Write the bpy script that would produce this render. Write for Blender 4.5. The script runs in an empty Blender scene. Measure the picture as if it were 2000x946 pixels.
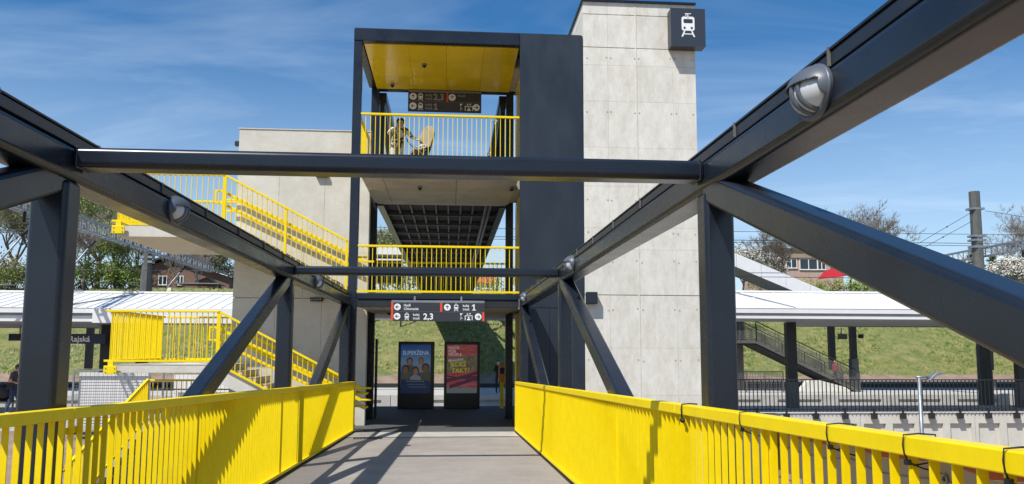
import bpy, bmesh, math, random
from mathutils import Vector, Matrix
random.seed(7)
R = math.radians
sc = bpy.context.scene
col = sc.collection

# ------------------------------------------------------------------ camera, sky, sun, exposure
F = 1550.0
TH, YAW, ROLL = 0.10758, 0.076468, 0.0033
CZ = 1.99
cd = bpy.data.cameras.new('camera'); cam = bpy.data.objects.new('camera', cd); col.objects.link(cam)
fw = Vector((math.sin(YAW)*math.cos(TH), math.cos(YAW)*math.cos(TH), math.sin(TH)))
rt = Vector((math.cos(YAW), -math.sin(YAW), 0)); up = rt.cross(fw)
r2 = rt*math.cos(ROLL)+up*math.sin(ROLL); u2 = up*math.cos(ROLL)-rt*math.sin(ROLL)
cam.matrix_world = Matrix(((r2.x, u2.x, -fw.x, 0), (r2.y, u2.y, -fw.y, 0), (r2.z, u2.z, -fw.z, CZ), (0, 0, 0, 1)))
cd.sensor_width = 36; cd.lens = F/2000*36; cd.shift_y = (517-473)/2000
cd.clip_start = 0.05; cd.clip_end = 3000
sc.camera = cam

SUN = Vector((-0.49, -0.54, 1.0)).normalized()
w = bpy.data.worlds.new('World'); sc.world = w; w.use_nodes = True
nt = w.node_tree; nt.nodes.clear()
def N(t, k, **kw):
    n = t.nodes.new(k)
    for a, b in kw.items(): setattr(n, a, b)
    return n
out = N(nt, 'ShaderNodeOutputWorld'); bg = N(nt, 'ShaderNodeBackground'); bg.inputs[1].default_value = 0.098
sky = N(nt, 'ShaderNodeTexSky', sky_type='NISHITA'); sky.sun_disc = False
sky.sun_elevation = math.asin(SUN.z); sky.sun_rotation = math.atan2(SUN.x, SUN.y)
sky.altitude = 300; sky.air_density = 1.0; sky.dust_density = 0.6; sky.ozone_density = 2.6
tc = N(nt, 'ShaderNodeTexCoord')
# thin cirrus: noise on the sky direction projected to a flat cloud layer
sp = N(nt, 'ShaderNodeSeparateXYZ'); nt.links.new(tc.outputs['Generated'], sp.inputs[0])
mz = N(nt, 'ShaderNodeMath', operation='MAXIMUM'); mz.inputs[1].default_value = 0.06; nt.links.new(sp.outputs[2], mz.inputs[0])
dv = N(nt, 'ShaderNodeVectorMath', operation='DIVIDE'); nt.links.new(tc.outputs['Generated'], dv.inputs[0])
cz = N(nt, 'ShaderNodeCombineXYZ')
for i in range(3): nt.links.new(mz.outputs[0], cz.inputs[i])
nt.links.new(cz.outputs[0], dv.inputs[1])
mp = N(nt, 'ShaderNodeMapping'); mp.inputs['Scale'].default_value = (0.42, 0.75, 0); mp.inputs['Rotation'].default_value = (0, 0, R(28)); mp.inputs['Location'].default_value = (4.1, 2.7, 0)
nt.links.new(dv.outputs[0], mp.inputs[0])
no = N(nt, 'ShaderNodeTexNoise'); no.inputs['Scale'].default_value = 1.1; no.inputs['Detail'].default_value = 5; no.inputs['Roughness'].default_value = 0.58; no.inputs['Distortion'].default_value = 0.9
nt.links.new(mp.outputs[0], no.inputs['Vector'])
cr = N(nt, 'ShaderNodeMapRange'); cr.inputs[1].default_value = 0.50; cr.inputs[2].default_value = 0.78; cr.inputs[3].default_value = 0; cr.inputs[4].default_value = 0.27
nt.links.new(no.outputs[0], cr.inputs[0])
hr = N(nt, 'ShaderNodeMapRange'); hr.inputs[1].default_value = 0.02; hr.inputs[2].default_value = 0.36; hr.inputs[3].default_value = 0.55; hr.inputs[4].default_value = 0.0
nt.links.new(sp.outputs[2], hr.inputs[0])
ad = N(nt, 'ShaderNodeMath', operation='ADD', use_clamp=True); nt.links.new(cr.outputs[0], ad.inputs[0]); nt.links.new(hr.outputs[0], ad.inputs[1])
mx = N(nt, 'ShaderNodeMix', data_type='RGBA'); nt.links.new(ad.outputs[0], mx.inputs[0])
hs = N(nt, 'ShaderNodeHueSaturation'); hs.inputs['Saturation'].default_value = 1.34; hs.inputs['Value'].default_value = 1.10
nt.links.new(sky.outputs[0], hs.inputs['Color'])
nt.links.new(hs.outputs[0], mx.inputs[6]); mx.inputs[7].default_value = (6.6, 7.9, 9.4, 1)
nt.links.new(mx.outputs[2], bg.inputs[0]); nt.links.new(bg.outputs[0], out.inputs[0])

sd = bpy.data.lights.new('sun', 'SUN'); sd.energy = 4.5; sd.angle = R(0.5); sd.color = (1.0, 0.965, 0.905)
so = bpy.data.objects.new('sun', sd); col.objects.link(so); so.rotation_euler = SUN.to_track_quat('Z', 'Y').to_euler()
vs = sc.view_settings; vs.view_transform = 'Standard'; vs.look = 'None'; vs.exposure = 0.27; vs.gamma = 1.0; vs.use_curve_mapping = False

# ------------------------------------------------------------------ materials
MT = {}
def mat(name, c, rough=0.6, var=0.0, scale=6.0, c2=None, bump=0.0, bscale=60.0, metal=0.0, spec=0.5, obj_var=0.0, stretch=(1, 1, 1), lo=0.35, hi=0.65, coat=0.0, detail=6, rvar=0.0, nr=0.62):
    if name in MT: return MT[name]
    m = bpy.data.materials.new(name); m.use_nodes = True; t = m.node_tree
    b = t.nodes['Principled BSDF']; b.inputs['Roughness'].default_value = rough; b.inputs['Metallic'].default_value = metal
    b.inputs['Specular IOR Level'].default_value = spec; b.inputs['Coat Weight'].default_value = coat
    b.inputs['Base Color'].default_value = (*c, 1)
    g = N(t, 'ShaderNodeNewGeometry'); mp = N(t, 'ShaderNodeMapping'); mp.inputs['Scale'].default_value = stretch
    t.links.new(g.outputs['Position'], mp.inputs[0])
    last = None
    if c2 is not None or var:
        n = N(t, 'ShaderNodeTexNoise'); n.inputs['Scale'].default_value = scale; n.inputs['Detail'].default_value = detail; n.inputs['Roughness'].default_value = nr
        t.links.new(mp.outputs[0], n.inputs['Vector'])
        mr = N(t, 'ShaderNodeMapRange'); mr.inputs[1].default_value = lo; mr.inputs[2].default_value = hi; t.links.new(n.outputs[0], mr.inputs[0])
        mx = N(t, 'ShaderNodeMix', data_type='RGBA'); t.links.new(mr.outputs[0], mx.inputs[0])
        if c2 is None: a = tuple(x*(1-var) for x in c); d = tuple(min(1, x*(1+var)) for x in c)
        else: a, d = c, c2
        mx.inputs[6].default_value = (*a, 1); mx.inputs[7].default_value = (*d, 1)
        last = mx.outputs[2]
        if rvar:
            rr = N(t, 'ShaderNodeMapRange'); rr.inputs[1].default_value = 0.3; rr.inputs[2].default_value = 0.7; rr.inputs[3].default_value = rough-rvar; rr.inputs[4].default_value = rough+rvar
            t.links.new(n.outputs[0], rr.inputs[0]); t.links.new(rr.outputs[0], b.inputs['Roughness'])
    if obj_var:
        oi = N(t, 'ShaderNodeObjectInfo'); mr = N(t, 'ShaderNodeMapRange'); mr.inputs[3].default_value = 1-obj_var; mr.inputs[4].default_value = 1+obj_var
        t.links.new(oi.outputs['Random'], mr.inputs[0])
        h = N(t, 'ShaderNodeHueSaturation'); t.links.new(mr.outputs[0], h.inputs['Value'])
        if last: t.links.new(last, h.inputs['Color'])
        else: h.inputs['Color'].default_value = (*c, 1)
        last = h.outputs[0]
    if last: t.links.new(last, b.inputs['Base Color'])
    if bump:
        n = N(t, 'ShaderNodeTexNoise'); n.inputs['Scale'].default_value = bscale; n.inputs['Detail'].default_value = 5
        t.links.new(mp.outputs[0], n.inputs['Vector'])
        bp = N(t, 'ShaderNodeBump'); bp.inputs['Strength'].default_value = bump; bp.inputs['Distance'].default_value = 0.02
        t.links.new(n.outputs[0], bp.inputs['Height']); t.links.new(bp.outputs[0], b.inputs['Normal'])
    MT[name] = m
    return m

STEEL = mat('anthracite_paint', (0.013, 0.018, 0.027), 0.27, var=0.12, scale=2.2, spec=0.42, bump=0.012, bscale=5, rvar=0.04)
CLAD = mat('anthracite_cladding', (0.020, 0.028, 0.040), 0.46, var=0.16, scale=1.4, spec=0.4, obj_var=0.06, bump=0.03, bscale=4, stretch=(1, 1, 0.35), rvar=0.1)
BLACK = mat('black_rubber', (0.008, 0.008, 0.009), 0.6)
DARK = mat('dark_steel', (0.018, 0.02, 0.023), 0.5, var=0.2, scale=3)
TRAY = mat('tray_metal', (0.022, 0.025, 0.032), 0.38, var=0.15, scale=5, metal=0.2)
YEL = mat('yellow_paint', (0.88, 0.655, 0.0), 0.45, var=0.06, scale=5, nr=.8, detail=9, spec=0.3, rvar=0.06)
YELP = mat('yellow_panel', (0.88, 0.61, 0.004), 0.16, var=0.05, scale=1.3, spec=0.5, obj_var=0.05, rvar=0.05)
CONC = mat('fair_faced_concrete', (0.54, 0.505, 0.415), 0.85, c2=(0.73, 0.705, 0.63), scale=2.8, nr=.80, bump=0.2, bscale=30, stretch=(1.6, 1, .7), obj_var=0.03, lo=0.3, hi=0.62, detail=11)
CONC2 = mat('wall_concrete', (0.52, 0.49, 0.415), 0.85, c2=(0.66, 0.635, 0.565), scale=1.9, nr=.78, bump=0.22, bscale=25, obj_var=0.03, lo=0.3, hi=0.7, detail=11)
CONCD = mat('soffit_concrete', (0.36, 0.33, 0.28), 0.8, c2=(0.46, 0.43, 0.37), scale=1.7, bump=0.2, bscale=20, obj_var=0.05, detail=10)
CONCP = mat('platform_concrete', (0.50, 0.48, 0.44), 0.85, var=0.1, scale=1.6, bump=0.15, obj_var=0.04)
DECK = mat('deck_resin', (0.32, 0.285, 0.25), 0.8, var=0.17, scale=1.1, nr=0.82, bump=0.4, bscale=210, detail=10)
APRON = mat('apron_concrete', (0.45, 0.425, 0.375), 0.8, var=0.1, scale=3, bump=0.3, bscale=120)
LOBBY = mat('lobby_asphalt', (0.085, 0.085, 0.087), 0.75, var=0.12, scale=4, bump=0.3, bscale=150)
WHITE = mat('white_sheet', (0.76, 0.755, 0.74), 0.45, var=0.03, scale=2, obj_var=0.015)
GREYM = mat('grey_metal', (0.20, 0.215, 0.235), 0.5, var=0.1, scale=3)
CGREY = mat('column_grey', (0.13, 0.125, 0.115), 0.75, var=0.12, scale=5)
GALV = mat('galvanised', (0.27, 0.29, 0.31), 0.45, var=0.14, scale=7, metal=0.55)
MASTM = mat('mast_grey', (0.085, 0.087, 0.078), 0.75, var=0.14, scale=4)
GRASS = mat('grass_ground', (0.062, 0.115, 0.018), 0.95, c2=(0.26, 0.225, 0.085), nr=.85, scale=0.8, bump=0.8, bscale=6, detail=13, lo=0.38, hi=0.62)
SOIL = mat('bare_soil', (0.20, 0.14, 0.10), 0.95, c2=(0.30, 0.225, 0.17), scale=1.2, bump=0.9, bscale=9, detail=10)
BALL = mat('ballast_stone', (0.17, 0.155, 0.14), 0.95, c2=(0.28, 0.26, 0.235), scale=9, bump=1.0, bscale=25, detail=8)
SIGNB = mat('sign_black', (0.035, 0.036, 0.043), 0.4)
SIGNW = mat('sign_white', (0.82, 0.82, 0.82), 0.5)
SIGNR = mat('sign_red', (0.72, 0.075, 0.02), 0.5)
NAVY = mat('sign_navy', (0.006, 0.011, 0.06), 0.4)
ORANGE = mat('orange_box', (0.75, 0.22, 0.01), 0.4)
SKIN = mat('skin_tone', (0.52, 0.30, 0.21), 0.6)
BARK = mat('tree_bark', (0.13, 0.105, 0.08), 0.9, var=0.3, scale=6)
BARKL = mat('twig_bark', (0.21, 0.18, 0.15), 0.9, var=0.2, scale=6)
def leafmat(n, a, b, sc_=0.9, tr=0.3):
    m = mat(n, a, 0.6, c2=b, scale=sc_, detail=4, lo=0.36, hi=0.64, spec=0.3)
    m.node_tree.nodes['Principled BSDF'].inputs['Subsurface Weight'].default_value = 0.0
    return m
LF_SPR = leafmat('leaf_spring', (0.20, 0.27, 0.06), (0.40, 0.47, 0.13))
LF_BUSH = leafmat('leaf_bush', (0.11, 0.155, 0.025), (0.30, 0.36, 0.07))
LF_DRK = leafmat('leaf_dark', (0.035, 0.055, 0.018), (0.10, 0.12, 0.035))
LF_BLO = leafmat('leaf_blossom', (0.62, 0.60, 0.52), (0.80, 0.79, 0.72))
LF_BRN = leafmat('leaf_brown', (0.15, 0.13, 0.06), (0.30, 0.26, 0.13))
LF_GRS = leafmat('grass_blade', (0.065, 0.13, 0.018), (0.30, 0.265, 0.10), 2.2)

# ------------------------------------------------------------------ mesh helpers
class MB:
    def __init__(s): s.v = []; s.f = []; s.mi = []; s.cur = 0
    def add(s, vs, fs):
        o = len(s.v); s.v += [tuple(p) for p in vs]; s.f += [tuple(i+o for i in f) for f in fs]; s.mi += [s.cur]*len(fs); return s
    def box(s, x0, x1, y0, y1, z0, z1):
        if x0 > x1: x0, x1 = x1, x0
        if y0 > y1: y0, y1 = y1, y0
        if z0 > z1: z0, z1 = z1, z0
        return s.add([(x0, y0, z0), (x1, y0, z0), (x1, y1, z0), (x0, y1, z0), (x0, y0, z1), (x1, y0, z1), (x1, y1, z1), (x0, y1, z1)],
                     [(0, 3, 2, 1), (4, 5, 6, 7), (0, 1, 5, 4), (1, 2, 6, 5), (2, 3, 7, 6), (3, 0, 4, 7)])
    def bar(s, p, q, a, b, side=None, cut=None):
        """box section a (along side) x b (perp); cut='z'/'y' keeps end faces vertical / facing y"""
        p, q = Vector(p), Vector(q); d = (q-p).normalized()
        sd_ = Vector(side) if side else Vector((1, 0, 0))
        sd_ = (sd_-d*sd_.dot(d)).normalized(); n = d.cross(sd_).normalized()
        vs = []
        for e in (p, q):
            for i, j in ((-1, -1), (1, -1), (1, 1), (-1, 1)):
                k = e+sd_*a/2*i+n*b/2*j
                if cut == 'y' and abs(d.y) > 1e-6: k = k-d*((k.y-e.y)/d.y)
                if cut == 'x' and abs(d.x) > 1e-6: k = k-d*((k.x-e.x)/d.x)
                vs.append(k)
        return s.add(vs, [(0, 3, 2, 1), (4, 5, 6, 7), (0, 1, 5, 4), (1, 2, 6, 5), (2, 3, 7, 6), (3, 0, 4, 7)])
    def tube(s, pts, r, n=8, cap=True):
        pts = [Vector(p) for p in pts]; rs = r if isinstance(r, (list, tuple)) else [r]*len(pts)
        o = []; prev = None
        for i, p in enumerate(pts):
            d = (pts[min(i+1, len(pts)-1)]-pts[max(i-1, 0)]).normalized()
            a = prev if prev is not None else (Vector((1, 0, 0)) if abs(d.x) < 0.9 else Vector((0, 1, 0)))
            a = (a-d*a.dot(d)).normalized(); prev = a; b = d.cross(a)
            o += [p+(a*math.cos(2*math.pi*k/n)+b*math.sin(2*math.pi*k/n))*rs[i] for k in range(n)]
        fs = []
        for i in range(len(pts)-1):
            for k in range(n):
                fs.append((i*n+k, i*n+(k+1) % n, (i+1)*n+(k+1) % n, (i+1)*n+k))
        if cap: fs.append(tuple(range(n))[::-1]); fs.append(tuple((len(pts)-1)*n+k for k in range(n)))
        return s.add(o, fs)
    def prism(s, poly, axis, a, b):
        """poly: 2D list (ccw); extruded along axis from a to b"""
        n = len(poly)
        def P(u, v, t): return {'x': (t, u, v), 'y': (u, t, v), 'z': (u, v, t)}[axis]
        vs = [P(u, v, a) for u, v in poly]+[P(u, v, b) for u, v in poly]
        fs = [tuple(range(n))[::-1], tuple(range(n, 2*n))]+[(i, (i+1) % n, n+(i+1) % n, n+i) for i in range(n)]
        return s.add(vs, fs)
    def ell(s, c, rx, ry, rz, nu=14, nv=8, keep=None):
        vs = [(c[0], c[1], c[2]+rz)]; 
        for i in range(1, nv):
            t = math.pi*i/nv
            for k in range(nu):
                a = 2*math.pi*k/nu; vs.append((c[0]+rx*math.sin(t)*math.cos(a), c[1]+ry*math.sin(t)*math.sin(a), c[2]+rz*math.cos(t)))
        vs.append((c[0], c[1], c[2]-rz)); L = len(vs)-1; fs = []
        for k in range(nu):
            fs.append((0, 1+k, 1+(k+1) % nu)); fs.append((L, L-nu+(k+1) % nu, L-nu+k))
        for i in range(nv-2):
            for k in range(nu):
                fs.append((1+i*nu+k, 1+(i+1)*nu+k, 1+(i+1)*nu+(k+1) % nu, 1+i*nu+(k+1) % nu))
        return s.add(vs, fs)
    def mesh(s, name, m=None, smooth=False, fix=True):
        me = bpy.data.meshes.new(name); me.from_pydata([tuple(v) for v in s.v], [], s.f)
        for k in (m if isinstance(m, (list, tuple)) else [m] if m else []): me.materials.append(k)
        if isinstance(m, (list, tuple)): me.polygons.foreach_set('material_index', s.mi)
        if fix:
            bm = bmesh.new(); bm.from_mesh(me); bmesh.ops.recalc_face_normals(bm, faces=bm.faces); bm.to_mesh(me); bm.free()
        if smooth: me.polygons.foreach_set('use_smooth', [True]*len(me.polygons))
        me.update(); return me
    def build(s, name, m, parent=None, bevel=0, smooth=False, fix=True, seg=2, label=None):
        o = link(name, s.mesh(name, m, smooth, fix), parent)
        if bevel:
            b = o.modifiers.new('bevel', 'BEVEL'); b.width = bevel; b.segments = seg; b.limit_method = 'ANGLE'; b.harden_normals = False
            o.data.polygons.foreach_set('use_smooth', [True]*len(o.data.polygons)); b.harden_normals = True
        if label: o['label'] = label
        return o
def link(name, me, parent=None, loc=None, rot=None, scale=None):
    o = bpy.data.objects.new(name, me); col.objects.link(o)
    if loc is not None: o.location = loc
    if rot is not None: o.rotation_euler = rot
    if scale is not None: o.scale = scale
    if parent is not None: adopt(o, parent)
    return o
def wtrans(p):
    t = Vector((0, 0, 0))
    m = Matrix.Identity(4)
    while p is not None:
        m = p.matrix_parent_inverse @ p.matrix_basis @ m if p.parent else p.matrix_basis @ m
        p = p.parent
    return m
def adopt(o, p):
    o.parent = p; o.matrix_parent_inverse = wtrans(p).inverted()
def thing(name, label, cat, loc=(0, 0, 0), group=None):
    o = bpy.data.objects.new(name, None); col.objects.link(o); o.location = loc; o.empty_display_size = 0.2
    o['label'] = label; o['category'] = cat
    if group: o['group'] = group
    return o
def tag(o, label, cat, group=None):
    o['label'] = label; o['category'] = cat
    if group: o['group'] = group
    return o
def struct(o): o['kind'] = 'structure'; return o
def stuff(o): o['kind'] = 'stuff'; return o
def text(s_, size, loc, m, parent, name='lettering', bold=0.0, align='LEFT', yaw=0.0, ext=0.002, sx=1.0, tilt=0.0):
    c = bpy.data.curves.new('t', 'FONT'); c.body = s_; c.size = size; c.extrude = ext; c.offset = bold*size; c.align_x = align; c.resolution_u = 3
    t = bpy.data.objects.new('t', c); col.objects.link(t)
    bpy.context.view_layer.update()
    me = bpy.data.meshes.new_from_object(t.evaluated_get(bpy.context.evaluated_depsgraph_get()))
    bpy.data.objects.remove(t); bpy.data.curves.remove(c)
    me.name = name; me.materials.clear(); me.materials.append(m)
    M_ = Matrix.Translation(loc) @ Matrix.Rotation(yaw, 4, 'Z') @ Matrix.Rotation(R(90), 4, 'X') @ Matrix.Rotation(tilt, 4, 'Z') @ Matrix.Diagonal((sx, 1, 1, 1))
    me.transform(M_)
    return link(name, me, parent)

# ------------------------------------------------------------------ ground and terrain
def prof(y, x):
    # embankment profile beyond the far platform
    if y > 50:
        z = 0.0+(y-51)*0.40 if y > 51 else -0.35+(y-50)*0.35
        top = 7.0+0.012*(y-68)
        return min(z, top)
    if y > 33.0: return -1.25
    if y > 28.2: return -1.3
    lowz = -4.0
    if x < -6.0:
        l = max(-0.75-(28.2-y)*0.14, -4.0) if y > 8 else max(-0.75-20.2*0.14-(8-y)*0.1, -4.0)
        t = min(1, (-6.0-x)/1.2)
        return lowz*(1-t)+l*t
    return lowz
def sheet(name, xs, ys, zf, m, rough=0.0):
    b = MB(); W = len(xs)
    for y in ys:
        for x in xs: b.v.append((x, y, zf(y, x)+(random.uniform(-rough, rough) if rough else 0)))
    for j in range(len(ys)-1):
        for i in range(W-1):
            b.f.append((j*W+i, j*W+i+1, (j+1)*W+i+1, (j+1)*W+i)); b.mi.append(0)
    return b.build(name, m, fix=False, smooth=False)
xs = [-900, -300, -120]+[-60+i*3 for i in range(18)]+[-7.3, -6.0, -3, 0, 5]+[8+i*4 for i in range(14)]+[120, 300, 900]
ys = [-300, -60, -20, 0, 5, 8]+[9+i for i in range(20)]+[28.2]
def zlow(y, x): return prof(y, x)
struct(sheet('ground', xs, ys, zlow, SOIL, 0.0))
struct(sheet('track_bed', [-900, -200, -60, 0, 60, 200, 900], [28.2, 41.2], lambda y, x: -1.25, BALL))
ex = [-900, -300, -120]+[-60+i*1.5 for i in range(81)]+[62, 120, 300, 900]
ey = [49.6, 50.0, 51]+[51.8+i*0.9 for i in range(19)]+[69, 80, 110, 200, 500, 2000]
def zem(y, x):
    z = prof(y, x)
    if 51.5 < y < 67: z += 0.14*math.sin(x*0.7+y)*math.sin(y*1.3)+random.uniform(-0.07, 0.07)
    return z
struct(sheet('embankment', ex, ey, zem, GRASS))
# bare soil strip at the embankment foot
b = MB(); b.add([(-200, 49.7, -0.28), (200, 49.7, -0.28), (200, 52.0, 0.46), (-200, 52.0, 0.46)], [(0, 1, 2, 3)])
struct(b.build('soil_strip', SOIL, fix=False))
# grass tufts
b = MB()
for i in range(60000):
    y = 51.4+random.random()**0.9*17.5; x = random.uniform(-30, 46)
    z = prof(y, x)
    h = random.uniform(0.08, 0.2); a = random.uniform(-.5, .5); w_ = random.uniform(0.06, 0.16)
    dx, dy = math.cos(a)*w_, math.sin(a)*w_*0.5
    lx, ly = random.uniform(-.08, .08), random.uniform(.02, .22)
    b.v += [(x-dx, y-dy, z-.08), (x+dx, y+dy, z-.08), (x+lx, y+ly, z+h)]; n = len(b.v); b.f.append((n-3, n-2, n-1)); b.mi.append(0)
o = stuff(b.build('grass_tufts', LF_GRS, fix=False)); o['label'] = 'mixed green and straw coloured grass on the railway embankment'; o['category'] = 'grass'

# platforms
def slabs(name, x0, x1, y0, y1, z0, z1, step, m, parent, gap=0.012, sub='paving_slab'):
    pass
np_ = struct(MB().box(-90, 90, 28.35, 33.0, -1.24, -0.30).build('near_platform', CONCP))
fp = struct(MB().box(-90, 90, 41.3, 49.6, -1.24, -0.304).build('far_platform', CONCP))
# edge wall units of the far platform, each with its recessed slot
ub = MB(); L = 3.3
ub.box(0, L-.03, 0, 0.13, -.24, 0.0); ub.box(0, L-.03, 0, .13, -.9, -.40); ub.box(0, .45, 0, .13, -.40, -.24); ub.box(L-.48, L-.03, 0, .13, -.40, -.24)
ume = ub.mesh('platform_edge_unit', CONCP)
for i in range(24):
    link('edge_unit', ume, fp, (-36+i*L, 41.165, -0.30))
kb = MB().box(-90, 90, 49.35, 49.5, -.30, -0.05).build('kerb', DARK, fp)
# rails and sleepers
for k, (y, t) in enumerate(((35.0, 'near'), (38.6, 'far'))):
    tr = thing('railway_track', 'pair of steel rails on sleepers, the one nearer the %s platform' % ('near' if k == 0 else 'far embankment side'), 'track', (0, y, -1.25), 'railway tracks')
    MB().box(-80, 80, y-.035, y+.035, -1.13, -.98).build('rail', GREYM, tr)
    MB().box(-80, 80, y+1.40, y+1.47, -1.13, -.98).build('rail', GREYM, tr)
    sm = MB().box(-.13, .13, y-.5, y+1.95, -1.24, -1.13)
    me = sm.mesh('sleeper', CONCD)
    for i in range(60): link('sleeper', me, tr, (-18+i*0.62, 0, 0))

# ------------------------------------------------------------------ bridge
XL, XR = -2.38, 1.67           # inner truss faces
CX = (XL+XR)/2
SL = 0.0277
def dz(y): return 0.037+SL*(19.4-y)
br = thing('footbridge', 'anthracite steel truss footbridge with grey deck leading into the station', 'footbridge', (CX, 19.4, 0))
def dslab(x0, x1, y0, y1, t0, t1):
    b = MB(); b.add([(x0, y0, dz(y0)-t0), (x1, y0, dz(y0)-t0), (x1, y1, dz(y1)-t0), (x0, y1, dz(y1)-t0), (x0, y0, dz(y0)-t1), (x1, y0, dz(y0)-t1), (x1, y1, dz(y1)-t1), (x0, y1, dz(y1)-t1)],
          [(0, 1, 2, 3), (4, 7, 6, 5), (0, 4, 5, 1), (1, 5, 6, 2), (2, 6, 7, 3), (3, 7, 4, 0)]); return b
dslab(-2.24, 1.55, -3, 17.88, 0, .18).build('deck', DECK, br)
dslab(-2.24, 1.55, 17.90, 19.40, -.004, .18).build('apron', APRON, br)
dslab(-2.22, 1.53, 17.84, 17.94, -.006, .1).build('joint_strip', DARK, br)
gm = MB()
for i in range(9):
    for j in range(4): gm.box(-2.06+i*.07, -2.01+i*.07, 17.3+j*.12, 17.36+j*.12, dz(17.5)-.004, dz(17.5)+.004)
gm.build('drain_grate', DARK, br)
for s, (a, c) in ((-1, (-2.34, -2.245)), (1, (1.555, 1.66))):
    dslab(a, c, -3, 19.3, -.02, .2).build('edge_channel', BLACK, br)
ND = [-1.93, 5.17, 12.29, 19.40]
ZC = 3.26                       # chord top
CH = 0.21
for s, (a, c) in (('l', (-2.635, XL)), ('r', (XR, 1.94))):
    MB().box(a, c, -6, 19.28, ZC-CH, ZC).build('top_chord', STEEL, br, bevel=.045, seg=4)
    b = MB(); b.add([(a, -6, dz(-6)-.42), (c, -6, dz(-6)-.42), (c, 19.28, dz(19.3)-.42), (a, 19.28, dz(19.3)-.42), (a, -6, dz(-6)-.17), (c, -6, dz(-6)-.17), (c, 19.28, dz(19.3)-.17), (a, 19.28, dz(19.3)-.17)],
        [(0, 3, 2, 1), (4, 5, 6, 7), (0, 1, 5, 4), (1, 2, 6, 5), (2, 3, 7, 6), (3, 0, 4, 7)])
    b.build('bottom_chord', STEEL, br, bevel=.02)
    m_ = (-2.51 if s == 'l' else 1.77)
    for y in ND:
        yy = min(y, 19.17)
        MB().box(*((-2.625, -2.395) if s == 'l' else (1.67, 1.872)), yy-.1, yy+.1, dz(y)-.16, ZC-CH+.002).build('column', STEEL, br, bevel=.036, seg=3)
    for i in range(3):
        # from the bottom of node i up to the top of node i+1
        MB().bar((m_, ND[i]+.1, dz(ND[i])-.05), (m_, ND[i+1]-.0, ZC-.165), .18, .20, side=(1, 0, 0)).build('diagonal', STEEL, br, bevel=.032, seg=3)
    MB().bar((m_, ND[0]-7.1, dz(ND[0])), (m_, ND[0]-.0, ZC-.165), .18, .20, side=(1, 0, 0)).build('diagonal', STEEL, br, bevel=.032, seg=3)
    # cable tray riding on the chord, with its lid, clips
    sgn = 1 if s == 'r' else -1
    x0 = c-.055 if s == 'l' else a+.055
    x1 = x0+sgn*.16
    MB().box(x0, x1, -6, 19.2, ZC+.03, ZC+.10).build('cable_tray', TRAY, br, bevel=.006)
    MB().box(x0-sgn*.008, x1, -6, 19.2, ZC+.104, ZC+.118).build('tray_lid', TRAY, br, bevel=.003)
    MB().box(x0+sgn*.03, x0+sgn*.1, -6, 19.2, ZC+.003, ZC+.028).build('tray_support', BLACK, br)
    cm = MB().box(x0-sgn*.016, x0-sgn*.001, -.004, .004, .02, .11).mesh('tray_clip', CGREY)
    y = -3.0+(.3 if s == 'r' else 0)
    while y < 19: link('tray_clip', cm, br, (0, y, ZC+.01)); y += 1.22
for y in ND:
    if y > 19: continue
    MB().box(XL-.01, XR+.01, y-.1, y+.1, ZC-.135, ZC-.004).build('cross_beam', STEEL, br, bevel=.038, seg=4)
    for q in (XL+.02, XR-.032): MB().box(q, q+.012, y-.103, y+.103, ZC-.138, ZC-.001).build('weld_collar', STEEL, br, bevel=.04, seg=4)
# transverse beams under the deck
for y in [ND[0]+i*2.37 for i in range(9)]:
    MB().box(-2.4, 1.7, y-.06, y+.06, dz(y)-.40, dz(y)-.185).build('floor_beam', STEEL, br)

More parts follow.
